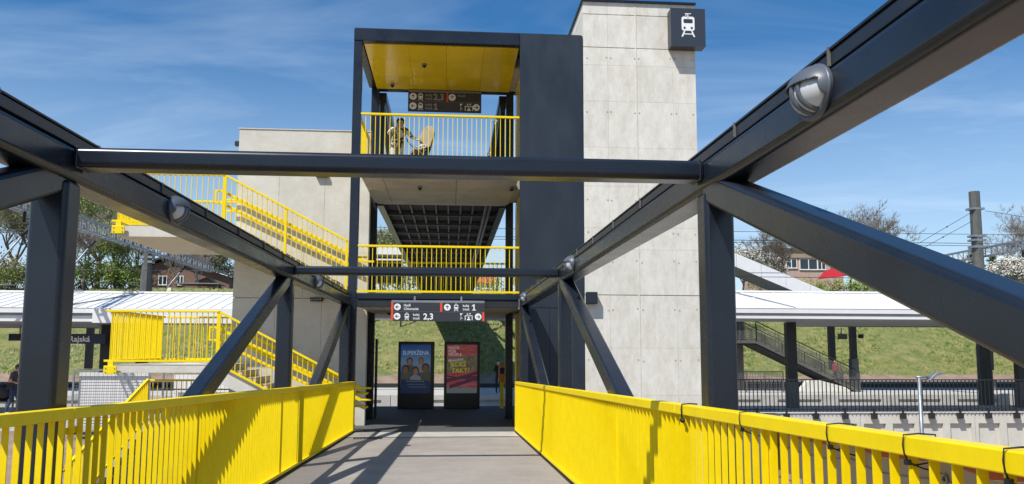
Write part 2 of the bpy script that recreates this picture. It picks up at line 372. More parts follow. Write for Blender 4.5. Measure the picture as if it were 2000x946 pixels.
# bridge railings
def slat_mesh(w_, d_, h): return MB().box(-w_/2, w_/2, -d_/2, d_/2, 0, h).mesh('slat', YEL)
def bridge_rail(xin, sg, label):
    t = thing('bridge_railing', label, 'railing', (xin, 19.3, 0), 'yellow railings along the bridge deck')
    ja = [-2.6, 5.03 if sg < 0 else 5.5, 12.2, 19.33]
    H = 1.238-.037
    for i in range(3):
        y0, y1 = ja[i]+.003, ja[i+1]-.003
        x0, x1 = xin, xin+sg*.09
        b = MB()
        b.add([(x0, y0, dz(y0)+H-.068), (x1, y0, dz(y0)+H-.068), (x1, y1, dz(y1)+H-.068), (x0, y1, dz(y1)+H-.068), (x0, y0, dz(y0)+H), (x1, y0, dz(y0)+H), (x1, y1, dz(y1)+H), (x0, y1, dz(y1)+H)],
              [(0, 3, 2, 1), (4, 5, 6, 7), (0, 1, 5, 4), (1, 2, 6, 5), (2, 3, 7, 6), (3, 0, 4, 7)])
        b.build('handrail', YEL, t, bevel=.006)
    xa, xb = xin+sg*.006, xin+sg*.05
    y0, y1 = -2.6, 19.33
    b = MB(); b.add([(xa, y0, dz(y0)+.035), (xb+sg*.02, y0, dz(y0)+.035), (xb+sg*.02, y1, dz(y1)+.035), (xa, y1, dz(y1)+.035), (xa, y0, dz(y0)+.075), (xb+sg*.02, y0, dz(y0)+.075), (xb+sg*.02, y1, dz(y1)+.075), (xa, y1, dz(y1)+.075)],
              [(0, 3, 2, 1), (4, 5, 6, 7), (0, 1, 5, 4), (1, 2, 6, 5), (2, 3, 7, 6), (3, 0, 4, 7)])
    b.build('bottom_rail', YEL, t, bevel=.004)
    sm = slat_mesh(.034, .007, H-.07-.073)
    y = 19.28; n = 0
    while y > -2.5:
        link('slat', sm, t, (xin+sg*.030, y, dz(y)+.073)); y -= .1195
    pm = MB().box(-.012, .012, *((-.035, .035) if sg > 0 else (-.008, .008)), 0, H+.13).mesh('post', YEL)
    for y in (0.6, 4.0, 7.55, 11.1, 14.65, 18.2): link('post', pm, t, (xin+sg*.066, y, dz(y)-.2))
    MB().box(xin+sg*.002, xin+sg*.086, 19.333, 19.345, dz(19.3)+.03, dz(19.3)+H-.002).build('end_plate', YEL, t)
    for y in (5.0+.05, 12.1):
        MB().box(xin+sg*.05, xin+sg*.058, y-.06, y+.16, dz(y)+H-.16, dz(y)+H-.12).build('splice_plate', YEL, t)
    return t
bridge_rail(-2.250, -1, 'long yellow slatted railing on the left edge of the deck')
bridge_rail(1.560, 1, 'long yellow slatted railing on the right edge of the deck')

# zip ties and banner eyelets on the right handrail
H = 1.238-.037
def tie(y, label):
    t = thing('cable_tie', label, 'cable tie', (1.56, y, dz(y)+H), 'black cable ties round the right handrail')
    z = dz(y)+H
    MB().tube([(1.57, y+.01, z-.085), (1.553, y, z-.06), (1.549, y, z-.03), (1.553, y, z+.004), (1.60, y-.01, z+.009), (1.655, y-.02, z+.006), (1.66, y-.02, z-.05), (1.64, y, z-.09), (1.59, y+.005, z-.10), (1.57, y+.01, z-.085)], .003, 6).build('strap', BLACK, t, smooth=True)
    MB().box(1.56, 1.576, y-.002, y+.018, z-.098, z-.08).build('lock', BLACK, t)
    MB().tube([(1.57, y+.01, z-.09), (1.60, y-.03, z-.105), (1.648, y-.055, z-.118)], .003, 5).build('tail', BLACK, t, smooth=True)
    c = Vector((1.655, y-.06, z-.135)); pts = [c+Vector((0, math.cos(a)*.013, math.sin(a)*.013)) for a in [k*math.pi/5 for k in range(11)]]
    MB().tube(pts, .0045, 6, cap=False).build('eyelet', GALV, t, smooth=True)
for y, l in ((4.22, 'black cable tie on the right handrail, farthest along the banner'), (3.22, 'black cable tie on the right handrail, second from the far end of the banner'),
             (2.66, 'black cable tie on the right handrail, third from the far end of the banner'), (2.16, 'black cable tie on the right handrail nearest the right picture edge')):
    tie(y, l)
MB().tube([(1.56, 5.36, 1.52), (1.553, 5.35, 1.56), (1.555, 5.35, 1.637), (1.60, 5.34, 1.645), (1.64, 5.33, 1.64)], .005, 6)
t = thing('cable_tie', 'loose black tie with a knot on the right handrail, left of the big right column', 'cable tie', (1.56, 5.3, 1.6), 'black cable ties round the right handrail')
z5 = dz(5.3)+H
MB().tube([(1.553, 5.3, z5-.085), (1.549, 5.3, z5-.03), (1.553, 5.3, z5+.004), (1.60, 5.29, z5+.009), (1.655, 5.28, z5+.006)], .005, 6).build('strap', BLACK, t, smooth=True)
MB().ell((1.55, 5.28, z5-.10), .018, .03, .018, 8, 6).build('knot', BLACK, t, smooth=True)
# banner outside the right railing
bn = thing('banner', 'beige banner with white hem and red stripe behind the right railing', 'banner', (1.67, 3, .6))
def bstrip(name, a, c, m, x=1.668, off=0.0, y0=-1.2, y1=4.16):
    b = MB(); n = 24; 
    for i in range(n+1):
        y = y0+(y1-y0)*i/n; sag = .012*math.sin(i*2.1)+.010*math.sin((y-1)*5.6)**2
        xx = x+.008*math.sin(y*4.1)-off
        for zz in (a, c): b.v.append((xx, y, dz(y)+H-zz+.056-(sag if zz < .5 else 0)))
        for zz in (a, c): b.v.append((xx+.002, y, dz(y)+H-zz+.056-(sag if zz < .5 else 0)))
    for i in range(n):
        k = i*4; b.f += [(k, k+1, k+5, k+4), (k+2, k+6, k+7, k+3), (k, k+4, k+6, k+2), (k+1, k+3, k+7, k+5)]; b.mi += [0]*4
    return b.build(name, m, bn, fix=True)
BAN = mat('banner_cloth', (0.36, 0.31, 0.26), 0.8, c2=(0.42, 0.37, 0.32), scale=1.6, stretch=(1, .4, 6))
bstrip('hem', .088, .112, mat('hem_white', (.72, .70, .64), .7)); bstrip('stripe', .1125, .148, mat('stripe_red', (.42, .10, .045), .7)); bstrip('cloth', .1485, 1.16, BAN)
for k, zz in enumerate((.205, .36, .62)): bstrip('seam', zz, zz+.004, mat('seam_line', (.22, .17, .14), .8), off=.0025)

# bulkhead lamps on the chords
LAMPG = mat('lamp_glass', (.55, .57, .58), .22, spec=.6); LAMPB = mat('lamp_body', (.085, .10, .12), .42, var=.06)
def half_shell(b, rx, ry, rz, zmin_fn, nu=22, nv=18, thick=.004):
    """ellipsoid cap bulging to -x, kept where z > zmin_fn(y)"""
    grid = {}
    vs = []; fs = []
    for i in range(nv+1):
        for k in range(nu+1):
            phi = -math.pi/2+math.pi*k/nu; th_ = math.pi/2*i/nv   # th_: 0 rim..pi/2 tip
            yy = ry*math.cos(th_)*math.cos(0); 
            a = 2*math.pi*k/nu
            vs.append((-rx*math.sin(th_), ry*math.cos(th_)*math.cos(a), rz*math.cos(th_)*math.sin(a)))
    for i in range(nv):
        for k in range(nu):
            q = (i*(nu+1)+k, i*(nu+1)+k+1, (i+1)*(nu+1)+k+1, (i+1)*(nu+1)+k)
            c = [sum(vs[j][m] for j in q)/4 for m in range(3)]
            if c[2] > zmin_fn(c[1], c[0]): fs.append(q)
    b.add(vs, fs)
def lampset():
    base = MB(); base.tube([(0, 0, 0), (-.018, 0, 0)], 1, 28); base.v = [(x, y*.137, z*.110) for x, y, z in base.v]
    body = MB()
    lid = MB(); half_shell(lid, .118, .137, .110, lambda y, x: (.024 if y > -.120 else -.2), 110, 64)
    glass = MB(); half_shell(glass, .100, .118, .094, lambda y, x: -9, 22, 14)
    return base, body, lid, glass
lb_me = {}
def lamp(sg, y, label, parts=True, xo=None, zo=None):
    x = xo if xo is not None else (XR if sg > 0 else XL); z = zo if zo is not None else ZC-.085
    t = thing('bulkhead_lamp', label, 'lamp', (x, y, z), 'oval bulkhead lamps on the truss chords')
    if not lb_me:
        base, body, lid, glass = lampset()
        lb_me['housing'] = base.mesh('housing', LAMPB, True); lb_me['lens'] = glass.mesh('lens', LAMPG, True)
        lb_me['visor'] = lid.mesh('visor', LAMPB, True, fix=True)
        g = MB()
        lb_me['rim'] = MB().tube([(-.012, .128*math.cos(a), .102*math.sin(a)) for a in [k*math.pi/12 for k in range(25)]], .013, 6, cap=False).mesh('rim', LAMPB, True)
        for nm, yo in (('rib', -.050), ('rib2', -.012)):
            pts = []
            for k in range(9):
                a = -math.pi/2+k*math.pi/12*1.0
                s_ = math.sqrt(max(0, 1-(yo/.118)**2)); pts.append((-.100*s_*math.cos(a)-.005, yo+.012*math.cos(a), .094*s_*math.sin(a)))
            lb_me[nm] = MB().tube(pts, .0115, 6).mesh('rib', LAMPB, True)
    for k, nm in (('housing', 'housing'), ('lens', 'lens'), ('visor', 'visor'), ('rim', 'rim'), ('rib', 'rib'), ('rib2', 'rib')):
        o = bpy.data.objects.new(nm, lb_me[k]); col.objects.link(o); o.parent = t
        if k == 'visor':
            s = o.modifiers.new('s', 'SOLIDIFY'); s.thickness = .005
    # face: lens bulges to -x; on the left chord turn it round
    t.scale = (1.12*sg, 1.2, 1.12)
    return t
lamp(1, 3.44, 'big oval eyelid lamp on the right chord, nearest the camera')
lamp(1, 10.8, 'oval lamp on the right chord beside the second cross beam')
lamp(1, 17.8, 'small oval lamp on the right chord next to the station front')
lamp(-1, 6.94, 'oval eyelid lamp on the left chord below the yellow landing')
lamp(-1, 14.25, 'small oval lamp on the left chord below the yellow stair flight')

# ------------------------------------------------------------------ station tower
TY0, TY1 = 19.42, 23.3
F0, F1, F2, RF = 0.037, 3.38, 6.62, 10.01
tw = thing('station_building', 'open anthracite steel stair and lobby frame of the station, yellow inside', 'building', (0.4, 19.4, 0))
# base slab / lobby floor
MB().box(-2.62, 3.28, 19.41, 28.34, -4, F0-.006).build('lobby_floor', LOBBY, tw)
MB().box(-9.0, -2.63, 21.9, 28.34, -4, F0-.04).build('side_floor', CONCD, tw)
# columns
for (x0, x1, y0, y1) in ((-2.5, -2.29, TY0, TY0+.2), (-2.42, -2.19, TY1-.22, TY1)):
    MB().box(x0, x1, y0, y1, F0-.1, RF-.30).build('column', STEEL, tw, bevel=.012)
MB().box(1.585, 1.80, TY1-.22, TY1, F0-.1, RF-.30).build('column', STEEL, tw, bevel=.012)
# beams front/back/top
MB().box(-2.5, 1.665, TY0-.02, TY0+.18, RF-.305, RF).build('roof_beam', STEEL, tw, bevel=.01)
MB().box(-2.42, 3.26, TY1-.2, TY1+.01, RF-.34, RF-.02).build('roof_beam', STEEL, tw, bevel=.01)
MB().box(-2.49, -2.30, TY0+.19, TY1-.21, RF-.30, RF-.01).build('roof_beam', STEEL, tw, bevel=.01)
MB().box(-2.28, 1.66, TY0-.03, TY0+.14, F1-.17, F1-.02).build('edge_beam', STEEL, tw, bevel=.02)
MB().box(-2.28, 1.66, TY0+.0, TY0+.13, F1-.36, F1-.175).build('edge_beam', DARK, tw, bevel=.01)
MB().box(-2.28, 1.66, TY0-.03, TY0+.14, F2-.16, F2-.02).build('edge_beam', STEEL, tw, bevel=.02)
# roof deck
MB().box(-2.48, 3.25, TY0+.02, TY1-.02, RF-.012, RF+.03).build('roof_deck', TRAY, tw)
MB().box(-4.4, 3.2, TY1+.02, 27.6, 3.06, 3.30).build('rear_lobby_slab', CONCD, tw)
for x in (-4.2, 3.0): MB().box(x-.1, x+.1, 27.2, 27.4, F0, 3.058).build('rear_column', DARK, tw)
# yellow ceiling panels on top floor
cxs = [-2.27, -1.17, -.2, .77, 1.66]; cys = [TY0+.19, 20.75, 21.95, TY1-.21]
for i in range(4):
    for j in range(3):
        MB().box(cxs[i]+.003, cxs[i+1]-.003, cys[j]+.003, cys[j+1]-.003, 9.69, 9.72).build('ceiling_panel', YELP, tw)
MB().box(-2.28, 1.66, TY0+.19, TY1-.21, 9.723, 9.74).build('ceiling_backing', BLACK, tw)
# concrete floor slabs with soffit panels
for F_, th_ in ((F1, .34), (F2, .36)):
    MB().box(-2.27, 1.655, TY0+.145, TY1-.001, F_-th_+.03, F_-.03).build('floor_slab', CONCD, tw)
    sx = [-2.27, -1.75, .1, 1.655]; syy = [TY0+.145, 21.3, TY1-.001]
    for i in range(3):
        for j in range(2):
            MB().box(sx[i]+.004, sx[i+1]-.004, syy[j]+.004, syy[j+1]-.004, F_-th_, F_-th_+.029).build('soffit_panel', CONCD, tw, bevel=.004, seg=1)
# dark cladding on the right of the opening: separate tall sheets per storey
for z0, z1 in ((F0-.05, 3.02), (3.03, 6.50), (6.51, RF)):
    cuts = [1.67, 2.42, 2.83, 3.285] if z0 < 1 else [1.67, 3.285]
    for i in range(len(cuts)-1):
        MB().box(cuts[i]+.002, cuts[i+1]-.002, TY0-.02, TY0+.02, z0+.002, z1-.002).build('cladding_sheet', CLAD, tw, bevel=.003, seg=1)
MB().box(1.88, 3.25, TY0+.025, 21.06, F0-.1, RF-.02).build('lift_lobby_core', CLAD, tw); MB().box(2.9, 3.25, 21.062, TY1-.03, F0-.1, RF-.02).build('lift_lobby_core', DARK, tw); MB().box(1.96, 2.898, TY1-.06, TY1-.03, F0-.1, RF-.02).build('rear_cladding', DARK, tw)
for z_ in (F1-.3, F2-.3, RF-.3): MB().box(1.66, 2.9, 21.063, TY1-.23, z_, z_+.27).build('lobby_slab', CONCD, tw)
# yellow inner lining facing the openings
for z0, z1 in ((F0, F1-.36), (F1-.02, F2-.37), (F2-.02, 9.69)):
    n = 2; L_ = 1.86/n
    for k in range(n):
        MB().box(1.855, 1.879, 21.16+k*L_+.003, 21.16+(k+1)*L_-.003, z0, z1).build('lining_panel', YELP, tw)
MB().box(1.88, 1.95, 21.16, 23.03, F0, RF-.35).build('lining_backing', BLACK, tw)
# little lit pole strip next to rear column (door frame)
MB().box(-2.17, -2.12, TY1-.02, TY1+.3, F0, 2.3).build('door_jamb', DARK, tw)

# ceiling cameras and spots
def dome(x, y, z, label):
    t = thing('dome_camera', label, 'camera', (x, y, z), 'small dome cameras under the ceilings')
    MB().tube([(x, y, z), (x, y, z-.05)], .065, 14).build('mount', GREYM, t, smooth=False)
    MB().ell((x, y, z-.05), .055, .055, .06, 12, 8).build('dome', BLACK, t, smooth=True)
dome(-.80, 20.9, 9.69, 'black dome camera in the middle of the yellow ceiling')
dome(-1.78, 22.6, 9.69, 'small dome camera at the back left corner of the yellow ceiling')
dome(-.85, 20.6, 6.26, 'black dome camera on the concrete soffit of the middle floor')
dome(1.55, 20.5, 6.26, 'dome camera at the right end of the middle floor soffit')
dome(-1.68, 21.8, 3.04, 'dome camera under the lobby ceiling, left of the hanging sign')

# front/rear railings in the openings
def railing(label, p0, p1, h, pitch=.12, bw=.015, bd=.03, cap=.05, low=.05, gap=.06, posts=(), group='yellow balustrades of the station building', side=(0, 1, 0), post_w=.05, name='balustrade', foot=0.0, m=YEL):
    p0, p1 = Vector(p0), Vector(p1); d = p1-p0
    t = thing(name, label, 'railing', tuple((p0+p1)/2), group)
    hor = Vector((d.x, d.y, 0)); L_ = hor.length; s_ = Vector((0, 0, 1))
    ct = 'x' if abs(d.x) > abs(d.y) else 'y'
    MB().bar(p0+s_*(h-cap/2), p1+s_*(h-cap/2), .07, cap, side=side, cut=ct).build('handrail', m, t, bevel=.006)
    MB().bar(p0+s_*(gap+low/2), p1+s_*(gap+low/2), .035, low, side=side, cut=ct).build('bottom_rail', m, t)
    n = max(1, round(L_/pitch)); 
    k_ = (bw, bd, round(h, 3), m.name)
    if k_ not in SM:
        hx, hy = (bw, bd) if ct == 'x' else (bd, bw)
        SM[k_] = None
    hx, hy = (bw, bd) if ct == 'x' else (bd, bw)
    kk = (hx, hy, round(h-cap-gap-low/2, 3), m.name)
    if kk not in SM: SM[kk] = MB().box(-hx/2, hx/2, -hy/2, hy/2, 0, h-cap-gap-low/2).mesh('bar', m)
    for i in range(1, n):
        q = p0+d*(i/n); link('bar', SM[kk], t, (q.x, q.y, q.z+gap+low/2))
    for f in posts:
        q = p0+d*f; MB().box(q.x-post_w/2, q.x+post_w/2, q.y-.02, q.y+.02, q.z-foot, q.z+h-.01).build('post', m, t)
    return t
SM = {}
railing('yellow front balustrade of the top floor under the yellow ceiling', (-2.285, TY0+.03, F2), (1.665, TY0+.03, F2), 1.23)
railing('yellow front balustrade of the middle floor above the direction sign', (-2.285, TY0+.03, F1-.04), (1.665, TY0+.03, F1-.04), 1.20, gap=.04)
railing('shaded rear balustrade of the middle floor', (-2.18, TY1-.06, F1-.03), (1.59, TY1-.06, F1-.03), 1.20)
railing('side balustrade at the left of the top floor, seen end on', (-2.33, TY0+.24, F2-.02), (-2.33, 21.5, F2-.02), 1.22, side=(1, 0, 0), bw=.012, bd=.04, m=YEL)
railing('side balustrade at the left of the middle floor behind the column', (-2.33, 21.35, F1-.02), (-2.33, 21.6, F1-.02), 1.2, side=(1, 0, 0), bw=.012, bd=.04)

# ------------------------------------------------------------------ lift shaft
SX0, SX1 = 3.295, 6.22
ls = thing('lift_shaft', 'tall fair faced concrete lift shaft right of the dark cladding', 'tower', ((SX0+SX1)/2, 21, -4))
MB().box(SX0+.02, SX1-.02, 19.45, 23.0, -4, 10.86).build('core', CONCD, ls)
vx = [SX0, 3.93, 4.69, 5.62, SX1]
hz = [-4, -2.4, -.8, .9, 2.05, 3.36, 4.5, 5.05, 6.1, 7.1, 8.3, 9.25, 9.72, 10.60, 10.93]
major = {3.36, 9.72, 10.60}
for i in range(len(vx)-1):
    for j in range(len(hz)-1):
        g0 = .009 if hz[j] in major else .0014; g1 = .009 if hz[j+1] in major else .0014
        MB().box(vx[i]+.0014, vx[i+1]-.0014, 19.40, 19.449, hz[j]+g0, hz[j+1]-g1).build('wall_panel', CONC, ls, bevel=.002, seg=1)
for j in range(len(hz)-1):
    for (a, c) in ((19.45, 20.9), (20.9, 23.0)):
        g0 = .009 if hz[j] in major else .0025; g1 = .009 if hz[j+1] in major else .0025
        MB().box(SX1-.019, SX1, a+.003, c-.003, hz[j]+g0, hz[j+1]-g1).build('wall_panel', CONC, ls)
        MB().box(SX0, SX0+.019, a+.003, c-.003, hz[j]+g0, hz[j+1]-g1).build('wall_panel', CONC, ls)
MB().box(vx[2]-.05, vx[2]-.012, 19.396, 19.402, -4, 10.93).build('cover_strip', CONC, ls)
MB().box(SX0-.05, SX1+.03, 19.34, 23.05, 10.93, 10.98).build('roof_edge', STEEL, ls)
th_me = MB().tube([(0, 0, 0), (0, .006, 0)], .022, 10).mesh('tie_hole', CONCD)
for x in (3.38, 3.9, 4.0, 4.62, 4.74, 5.56, 5.68, 6.12):
    for z in (9.45, 8.0, 5.75, 4.9, 4.2, 3.0, 1.75): link('tie_hole', th_me, ls, (x+random.uniform(-.01, .01), 19.3945, z+random.uniform(-.03, .03)))
bx = thing('junction_box', 'dark junction box at the left edge of the concrete shaft above the railing', 'box', (3.45, 19.3, 3.3))
MB().box(3.31, 3.58, 19.2, 19.395, 3.13, 3.42).build('case', DARK, bx, bevel=.01); MB().box(3.33, 3.56, 19.19, 19.199, 3.15, 3.40).build('cover', STEEL, bx)

# train sign
ts = thing('train_sign', 'dark square box sign with white tram pictogram at the top of the concrete shaft', 'sign', (5.9, 19.0, 9.6))
MB().box(5.50, 6.39, 19.08, 19.39, 9.69, 10.69).build('sign_box', SIGNB, ts, bevel=.012)
MB().box(5.50-.004, 6.39+.004, 19.07, 19.08, 9.69-.004, 10.69+.004).build('face', mat('sign_face', (.04, .046, .058), .3), ts)
def rrect(cx_, cz_, hw, hh, r, n=5):
    p = []
    for (sx_, sz_, a0) in ((1, 1, 0), (-1, 1, 90), (-1, -1, 180), (1, -1, 270)):
        for k in range(n+1):
            a = R(a0+90*k/n); p.append((cx_+sx_*(hw-r)+r*math.cos(a), cz_+sz_*(hh-r)+r*math.sin(a)))
    return p
def disc(cx_, cz_, r, n=16): return [(cx_+r*math.cos(2*math.pi*k/n), cz_+r*math.sin(2*math.pi*k/n)) for k in range(n)]
def pictogram(cx_, cz_, s, y, parent, wm, dm, name='pictogram'):
    """tram front, s = height"""
    b = MB(); b.prism(rrect(cx_, cz_+.06*s, .27*s, .30*s, .09*s), 'y', y-.004, y)
    b.prism([(cx_-.02*s, cz_+.36*s), (cx_+.02*s, cz_+.36*s), (cx_+.02*s, cz_+.44*s), (cx_-.02*s, cz_+.44*s)], 'y', y-.004, y)
    b.prism([(cx_-.13*s, cz_+.47*s), (cx_+.13*s, cz_+.47*s), (cx_+.13*s, cz_+.50*s), (cx_-.13*s, cz_+.50*s)], 'y', y-.004, y)
    b.prism([(cx_-.13*s, cz_+.41*s), (cx_-.11*s, cz_+.39*s), (cx_+.0*s, cz_+.47*s), (cx_-.02*s, cz_+.49*s)], 'y', y-.0042, y)
    for q in (-1, 1):
        b.prism([(cx_+q*.12*s, cz_-.25*s), (cx_+q*.18*s, cz_-.25*s), (cx_+q*.29*s, cz_-.50*s), (cx_+q*.22*s, cz_-.50*s)][::q], 'y', y-.0041, y)
    b.prism([(cx_-.20*s, cz_-.40*s), (cx_+.20*s, cz_-.40*s), (cx_+.20*s, cz_-.36*s), (cx_-.20*s, cz_-.36*s)], 'y', y-.0038, y)
    b.build(name, wm, parent)
    d = MB(); d.prism(rrect(cx_, cz_+.17*s, .19*s, .085*s, .03*s), 'y', y-.008, y-.0045)
    for q in (-1, 1): d.prism(disc(cx_+q*.15*s, cz_-.12*s, .05*s, 12), 'y', y-.008, y-.0045)
    d.prism(disc(cx_, cz_+.315*s, .025*s, 8), 'y', y-.008, y-.0045)
    d.build(name+'_detail', dm, parent)
pictogram(5.945, 10.25, .62, 19.07, ts, SIGNW, SIGNB)

# small dark wall lights on the stair wall are added with the wall
# ------------------------------------------------------------------ stair wall
sw = thing('stair_wall', 'pale concrete wall behind the yellow stair flights', 'wall', (-4, 21.2, -4))
MB().box(-5.66, -2.23, 21.25, 21.45, -4, 7.80).build('core', CONCD, sw)
vxs = [-5.69, -4.6, -3.4, -2.21]; hzs = [-4, -1.5, .5, 3.33, 4.55, 6.66, 7.85]
for j in range(len(hzs)-1):
    g0 = .008 if hzs[j] in (3.33, 6.66) else .002; g1 = .008 if hzs[j+1] in (3.33, 6.66) else .002
    cuts = vxs if j in (2, 4) else [vxs[0], -3.9, vxs[3]]
    if j == 5: cuts = [vxs[0], vxs[3]]
    for i in range(len(cuts)-1):
        for (a, c) in ((21.20, 21.249), (21.451, 21.50)):
            MB().box(cuts[i]+.002, cuts[i+1]-.002, a, c, hzs[j]+g0, hzs[j+1]-g1).build('wall_panel', CONC2, sw, bevel=.003, seg=1)
MB().box(-5.72, -2.2, 21.18, 21.52, 7.852, 7.875).build('coping', CONC2, sw)
def walllight(x, z, label):
    t = thing('wall_light', label, 'light', (x, 21.1, z), 'flat dark wall lights on the stair wall')
    MB().box(x-.16, x+.16, 21.08, 21.195, z-.05, z+.05).build('case', BLACK, t, bevel=.008)
    for k in range(5): MB().box(x-.135+k*.056, x-.098+k*.056, 21.072, 21.08, z-.03, z+.02).build('louvre', GREYM, t)
walllight(-3.48, 6.62, 'dark louvred wall light high on the stair wall, just under the near cross beam')
walllight(-3.52, 3.30, 'dark louvred wall light low on the stair wall, right of the second left column')
MB()
t = thing('floodlight', 'tiny dark fitting at the top left corner of the stair wall', 'light', (-5.74, 21.3, 7.3)); MB().box(-5.80, -5.69, 21.2, 21.36, 7.40, 7.52).build('case', BLACK, t, bevel=.01); MB().box(-5.82, -5.80, 21.22, 21.34, 7.41, 7.5).build('glass', GREYM, t)

# ------------------------------------------------------------------ stairs
def flight(parent, x0, z0, x1, z1, y0, y1, n=10):
    """steps rising from (x0,z0) to (x1,z1), n risers; solid zigzag stringers, treads"""
    dx = (x1-x0)/n; dzz = (z1-z0)/n
    prof_ = []
    for i in range(n):
        prof_.append((x0+dx*i, z0+dzz*i)); prof_.append((x0+dx*i, z0+dzz*(i+1)))
    prof_.append((x1, z1)); 
    low = [(x1, z1-.42), (x0, z0-.22)]
    poly = prof_+low
    if x1 < x0: poly = poly[::-1]
    b = MB(); b.prism(poly, 'y', y0, y1); b.build('step_block', CONC2, parent)
    for i in range(n):
        xa = x0+dx*i; xb = x0+dx*(i+1); zt = z0+dzz*(i+1)
        MB().box(xa-dx*.06, xb-dx*.02, y0-.012, y1+.012, zt+.001, zt+.02).build('tread', CONCD, parent)
LX0, LX1 = -8.0, -5.52
def stair_storey(base, lm, tp, lab, th_=.19):
    t = thing('staircase', lab, 'stairs', (-4, 20, base), 'concrete stair flights with a half landing')
    MB().box(LX0+.02, LX1, 19.5, 23.1, lm-th_, lm).build('landing', CONC2, t, bevel=.006, seg=1)
    flight(t, -2.55, base, LX1, lm, 19.52, 21.1)
    flight(t, LX1+.02, lm, -2.5, tp, 21.56, 23.1)
    return t
stair_storey(F0, 1.62, F1-.03, 'lower concrete staircase with half landing level with the canopy fascia')
stair_storey(F1-.03, 4.95, F2-.03, 'upper concrete staircase with half landing jutting out under the near cross beam', .28)
def stair_rails(lm, base, tag_):
    G = 'yellow balustrades of the outside stairs'
    h = 1.26
    railing('yellow balustrade along the front of the %s landing' % tag_, (LX0-.12, 19.47, lm+.03), (LX1-.0, 19.47, lm+.03), h, pitch=.127, posts=(1.0,), group=G, post_w=.09, foot=-.1, gap=.04)
    railing('yellow balustrade at the outer end of the %s landing' % tag_, (LX0-.05, 19.53, lm+.03), (LX0-.05, 23.1, lm+.03), h, pitch=.127, group=G, side=(1, 0, 0), bw=.012, bd=.042, gap=.04)
    railing('yellow balustrade along the back of the %s landing' % tag_, (LX0+.0, 23.14, lm+.03), (LX1-.05, 23.14, lm+.03), h, pitch=.127, group=G, gap=.04)
    s = railing('yellow raking balustrade of the %s front stair flight' % tag_, (LX1+.05, 19.47, lm), (-2.55, 19.47, base+.05), h, pitch=.122, posts=(.49, 1.0), group=G, post_w=.06, gap=-.02, foot=-.0)
    railing('yellow raking balustrade of the %s rear stair flight' % tag_, (LX1+.05, 23.14, lm+.1), (-2.55, 23.14, lm+1.68), 1.2, pitch=.122, group=G, gap=.05)
    # brackets under landing rail
    b = thing('rail_bracket', 'yellow clamp bracket holding the %s landing balustrade at its outer corner' % tag_, 'bracket', (LX0+.2, 19.45, lm-.1), 'yellow clamp brackets on the landings')
    MB().box(LX0-.02, LX0+.10, 19.44, 19.48, lm-.2, lm+.09).build('upright', YEL, b); MB().box(LX0-.10, LX0+.20, 19.41, 19.44, lm-.22, lm-.02).build('plate', YEL, b, bevel=.01)
    for q in (-.06, .14):
        for zz in (-.17, -.08): MB().tube([(LX0+q+.01, 19.395, lm+zz), (LX0+q+.01, 19.41, lm+zz)], .014, 8).build('bolt', GALV, b)
    # wall handrails: double yellow tubes on brackets with return at the top
    w_ = thing('wall_handrail', 'double yellow handrail fixed to the wall beside the %s front flight' % tag_, 'handrail', (-4, 21.1, lm), 'double yellow handrails along the stair wall')
    for k, hh in enumerate((.92, .62)):
        p = Vector((LX1-.12, 21.10, lm+hh+.03)); q = Vector((-2.32, 21.10, base+.04+hh))
        pts = [p+Vector((-.32, 0, 0)), p, q, q+Vector((.25, 0, -.0))]
        MB().bar(p, q, .05, .085, side=(0, 1, 0)).build('rail', YEL, w_, bevel=.01)
        MB().bar(p+Vector((-.34, 0, 0)), p+Vector((.01, 0, 0)), .05, .05, side=(0, 1, 0)).build('return', YEL, w_, bevel=.01)
        MB().bar(q+Vector((-.01, 0, 0)), q+Vector((.28, 0, 0)), .05, .05, side=(0, 1, 0)).build('return', YEL, w_, bevel=.01)
        for f in (.12, .38, .64, .9):
            r_ = p.lerp(q, f); MB().bar(r_, r_+Vector((0, .1, -.07)), .025, .02, side=(1, 0, 0)).build('bracket', YEL, w_)
    MB().box(LX1-.48, LX1-.43, 21.075, 21.125, lm+.62, lm+.975).build('return', YEL, w_)
    # free side handrails mounted on the raking balustrade
    f_ = thing('stair_handrail', 'pair of yellow handrail bars on the inside of the %s front balustrade' % tag_, 'handrail', (-4, 19.6, lm), 'yellow handrail bars on the stair balustrades')
    for hh in (.86, .56):
        p = Vector((LX1-.10, 19.60, lm+hh+.03)); q = Vector((-2.35, 19.60, base+.04+hh))
        MB().bar(p, q, .045, .065, side=(0, 1, 0)).build('rail', YEL, f_, bevel=.01)
        MB().bar(q+Vector((-.01, 0, 0)), q+Vector((.28, 0, 0)), .045, .045, side=(0, 1, 0)).build('return', YEL, f_, bevel=.01)
        MB().bar(p+Vector((-.14, 0, 0)), p+Vector((.01, 0, 0)), .045, .045, side=(0, 1, 0)).build('return', YEL, f_, bevel=.01)
    MB().box(LX1-.26, LX1-.22, 19.578, 19.622, lm+.58, lm+.91).build('return', YEL, f_)
stair_rails(1.62, F0, 'lower'); stair_rails(4.95, F1-.03, 'upper')
# curled handrail ends at the foot of the stairs, in the lobby
hr_ = thing('handrail_end', 'two short yellow handrail ends poking past the left bridge railing', 'handrail', (-2.2, 19.7, 1))
for z in (.95, .62):
    MB().tube([(-2.26, 19.62, z+.03), (-2.1, 19.62, z), (-2.02, 19.62, z-.02), (-1.98, 19.66, z+.01)], [.028, .028, .028, .022], 8).build('grip', YEL, hr_, smooth=True)

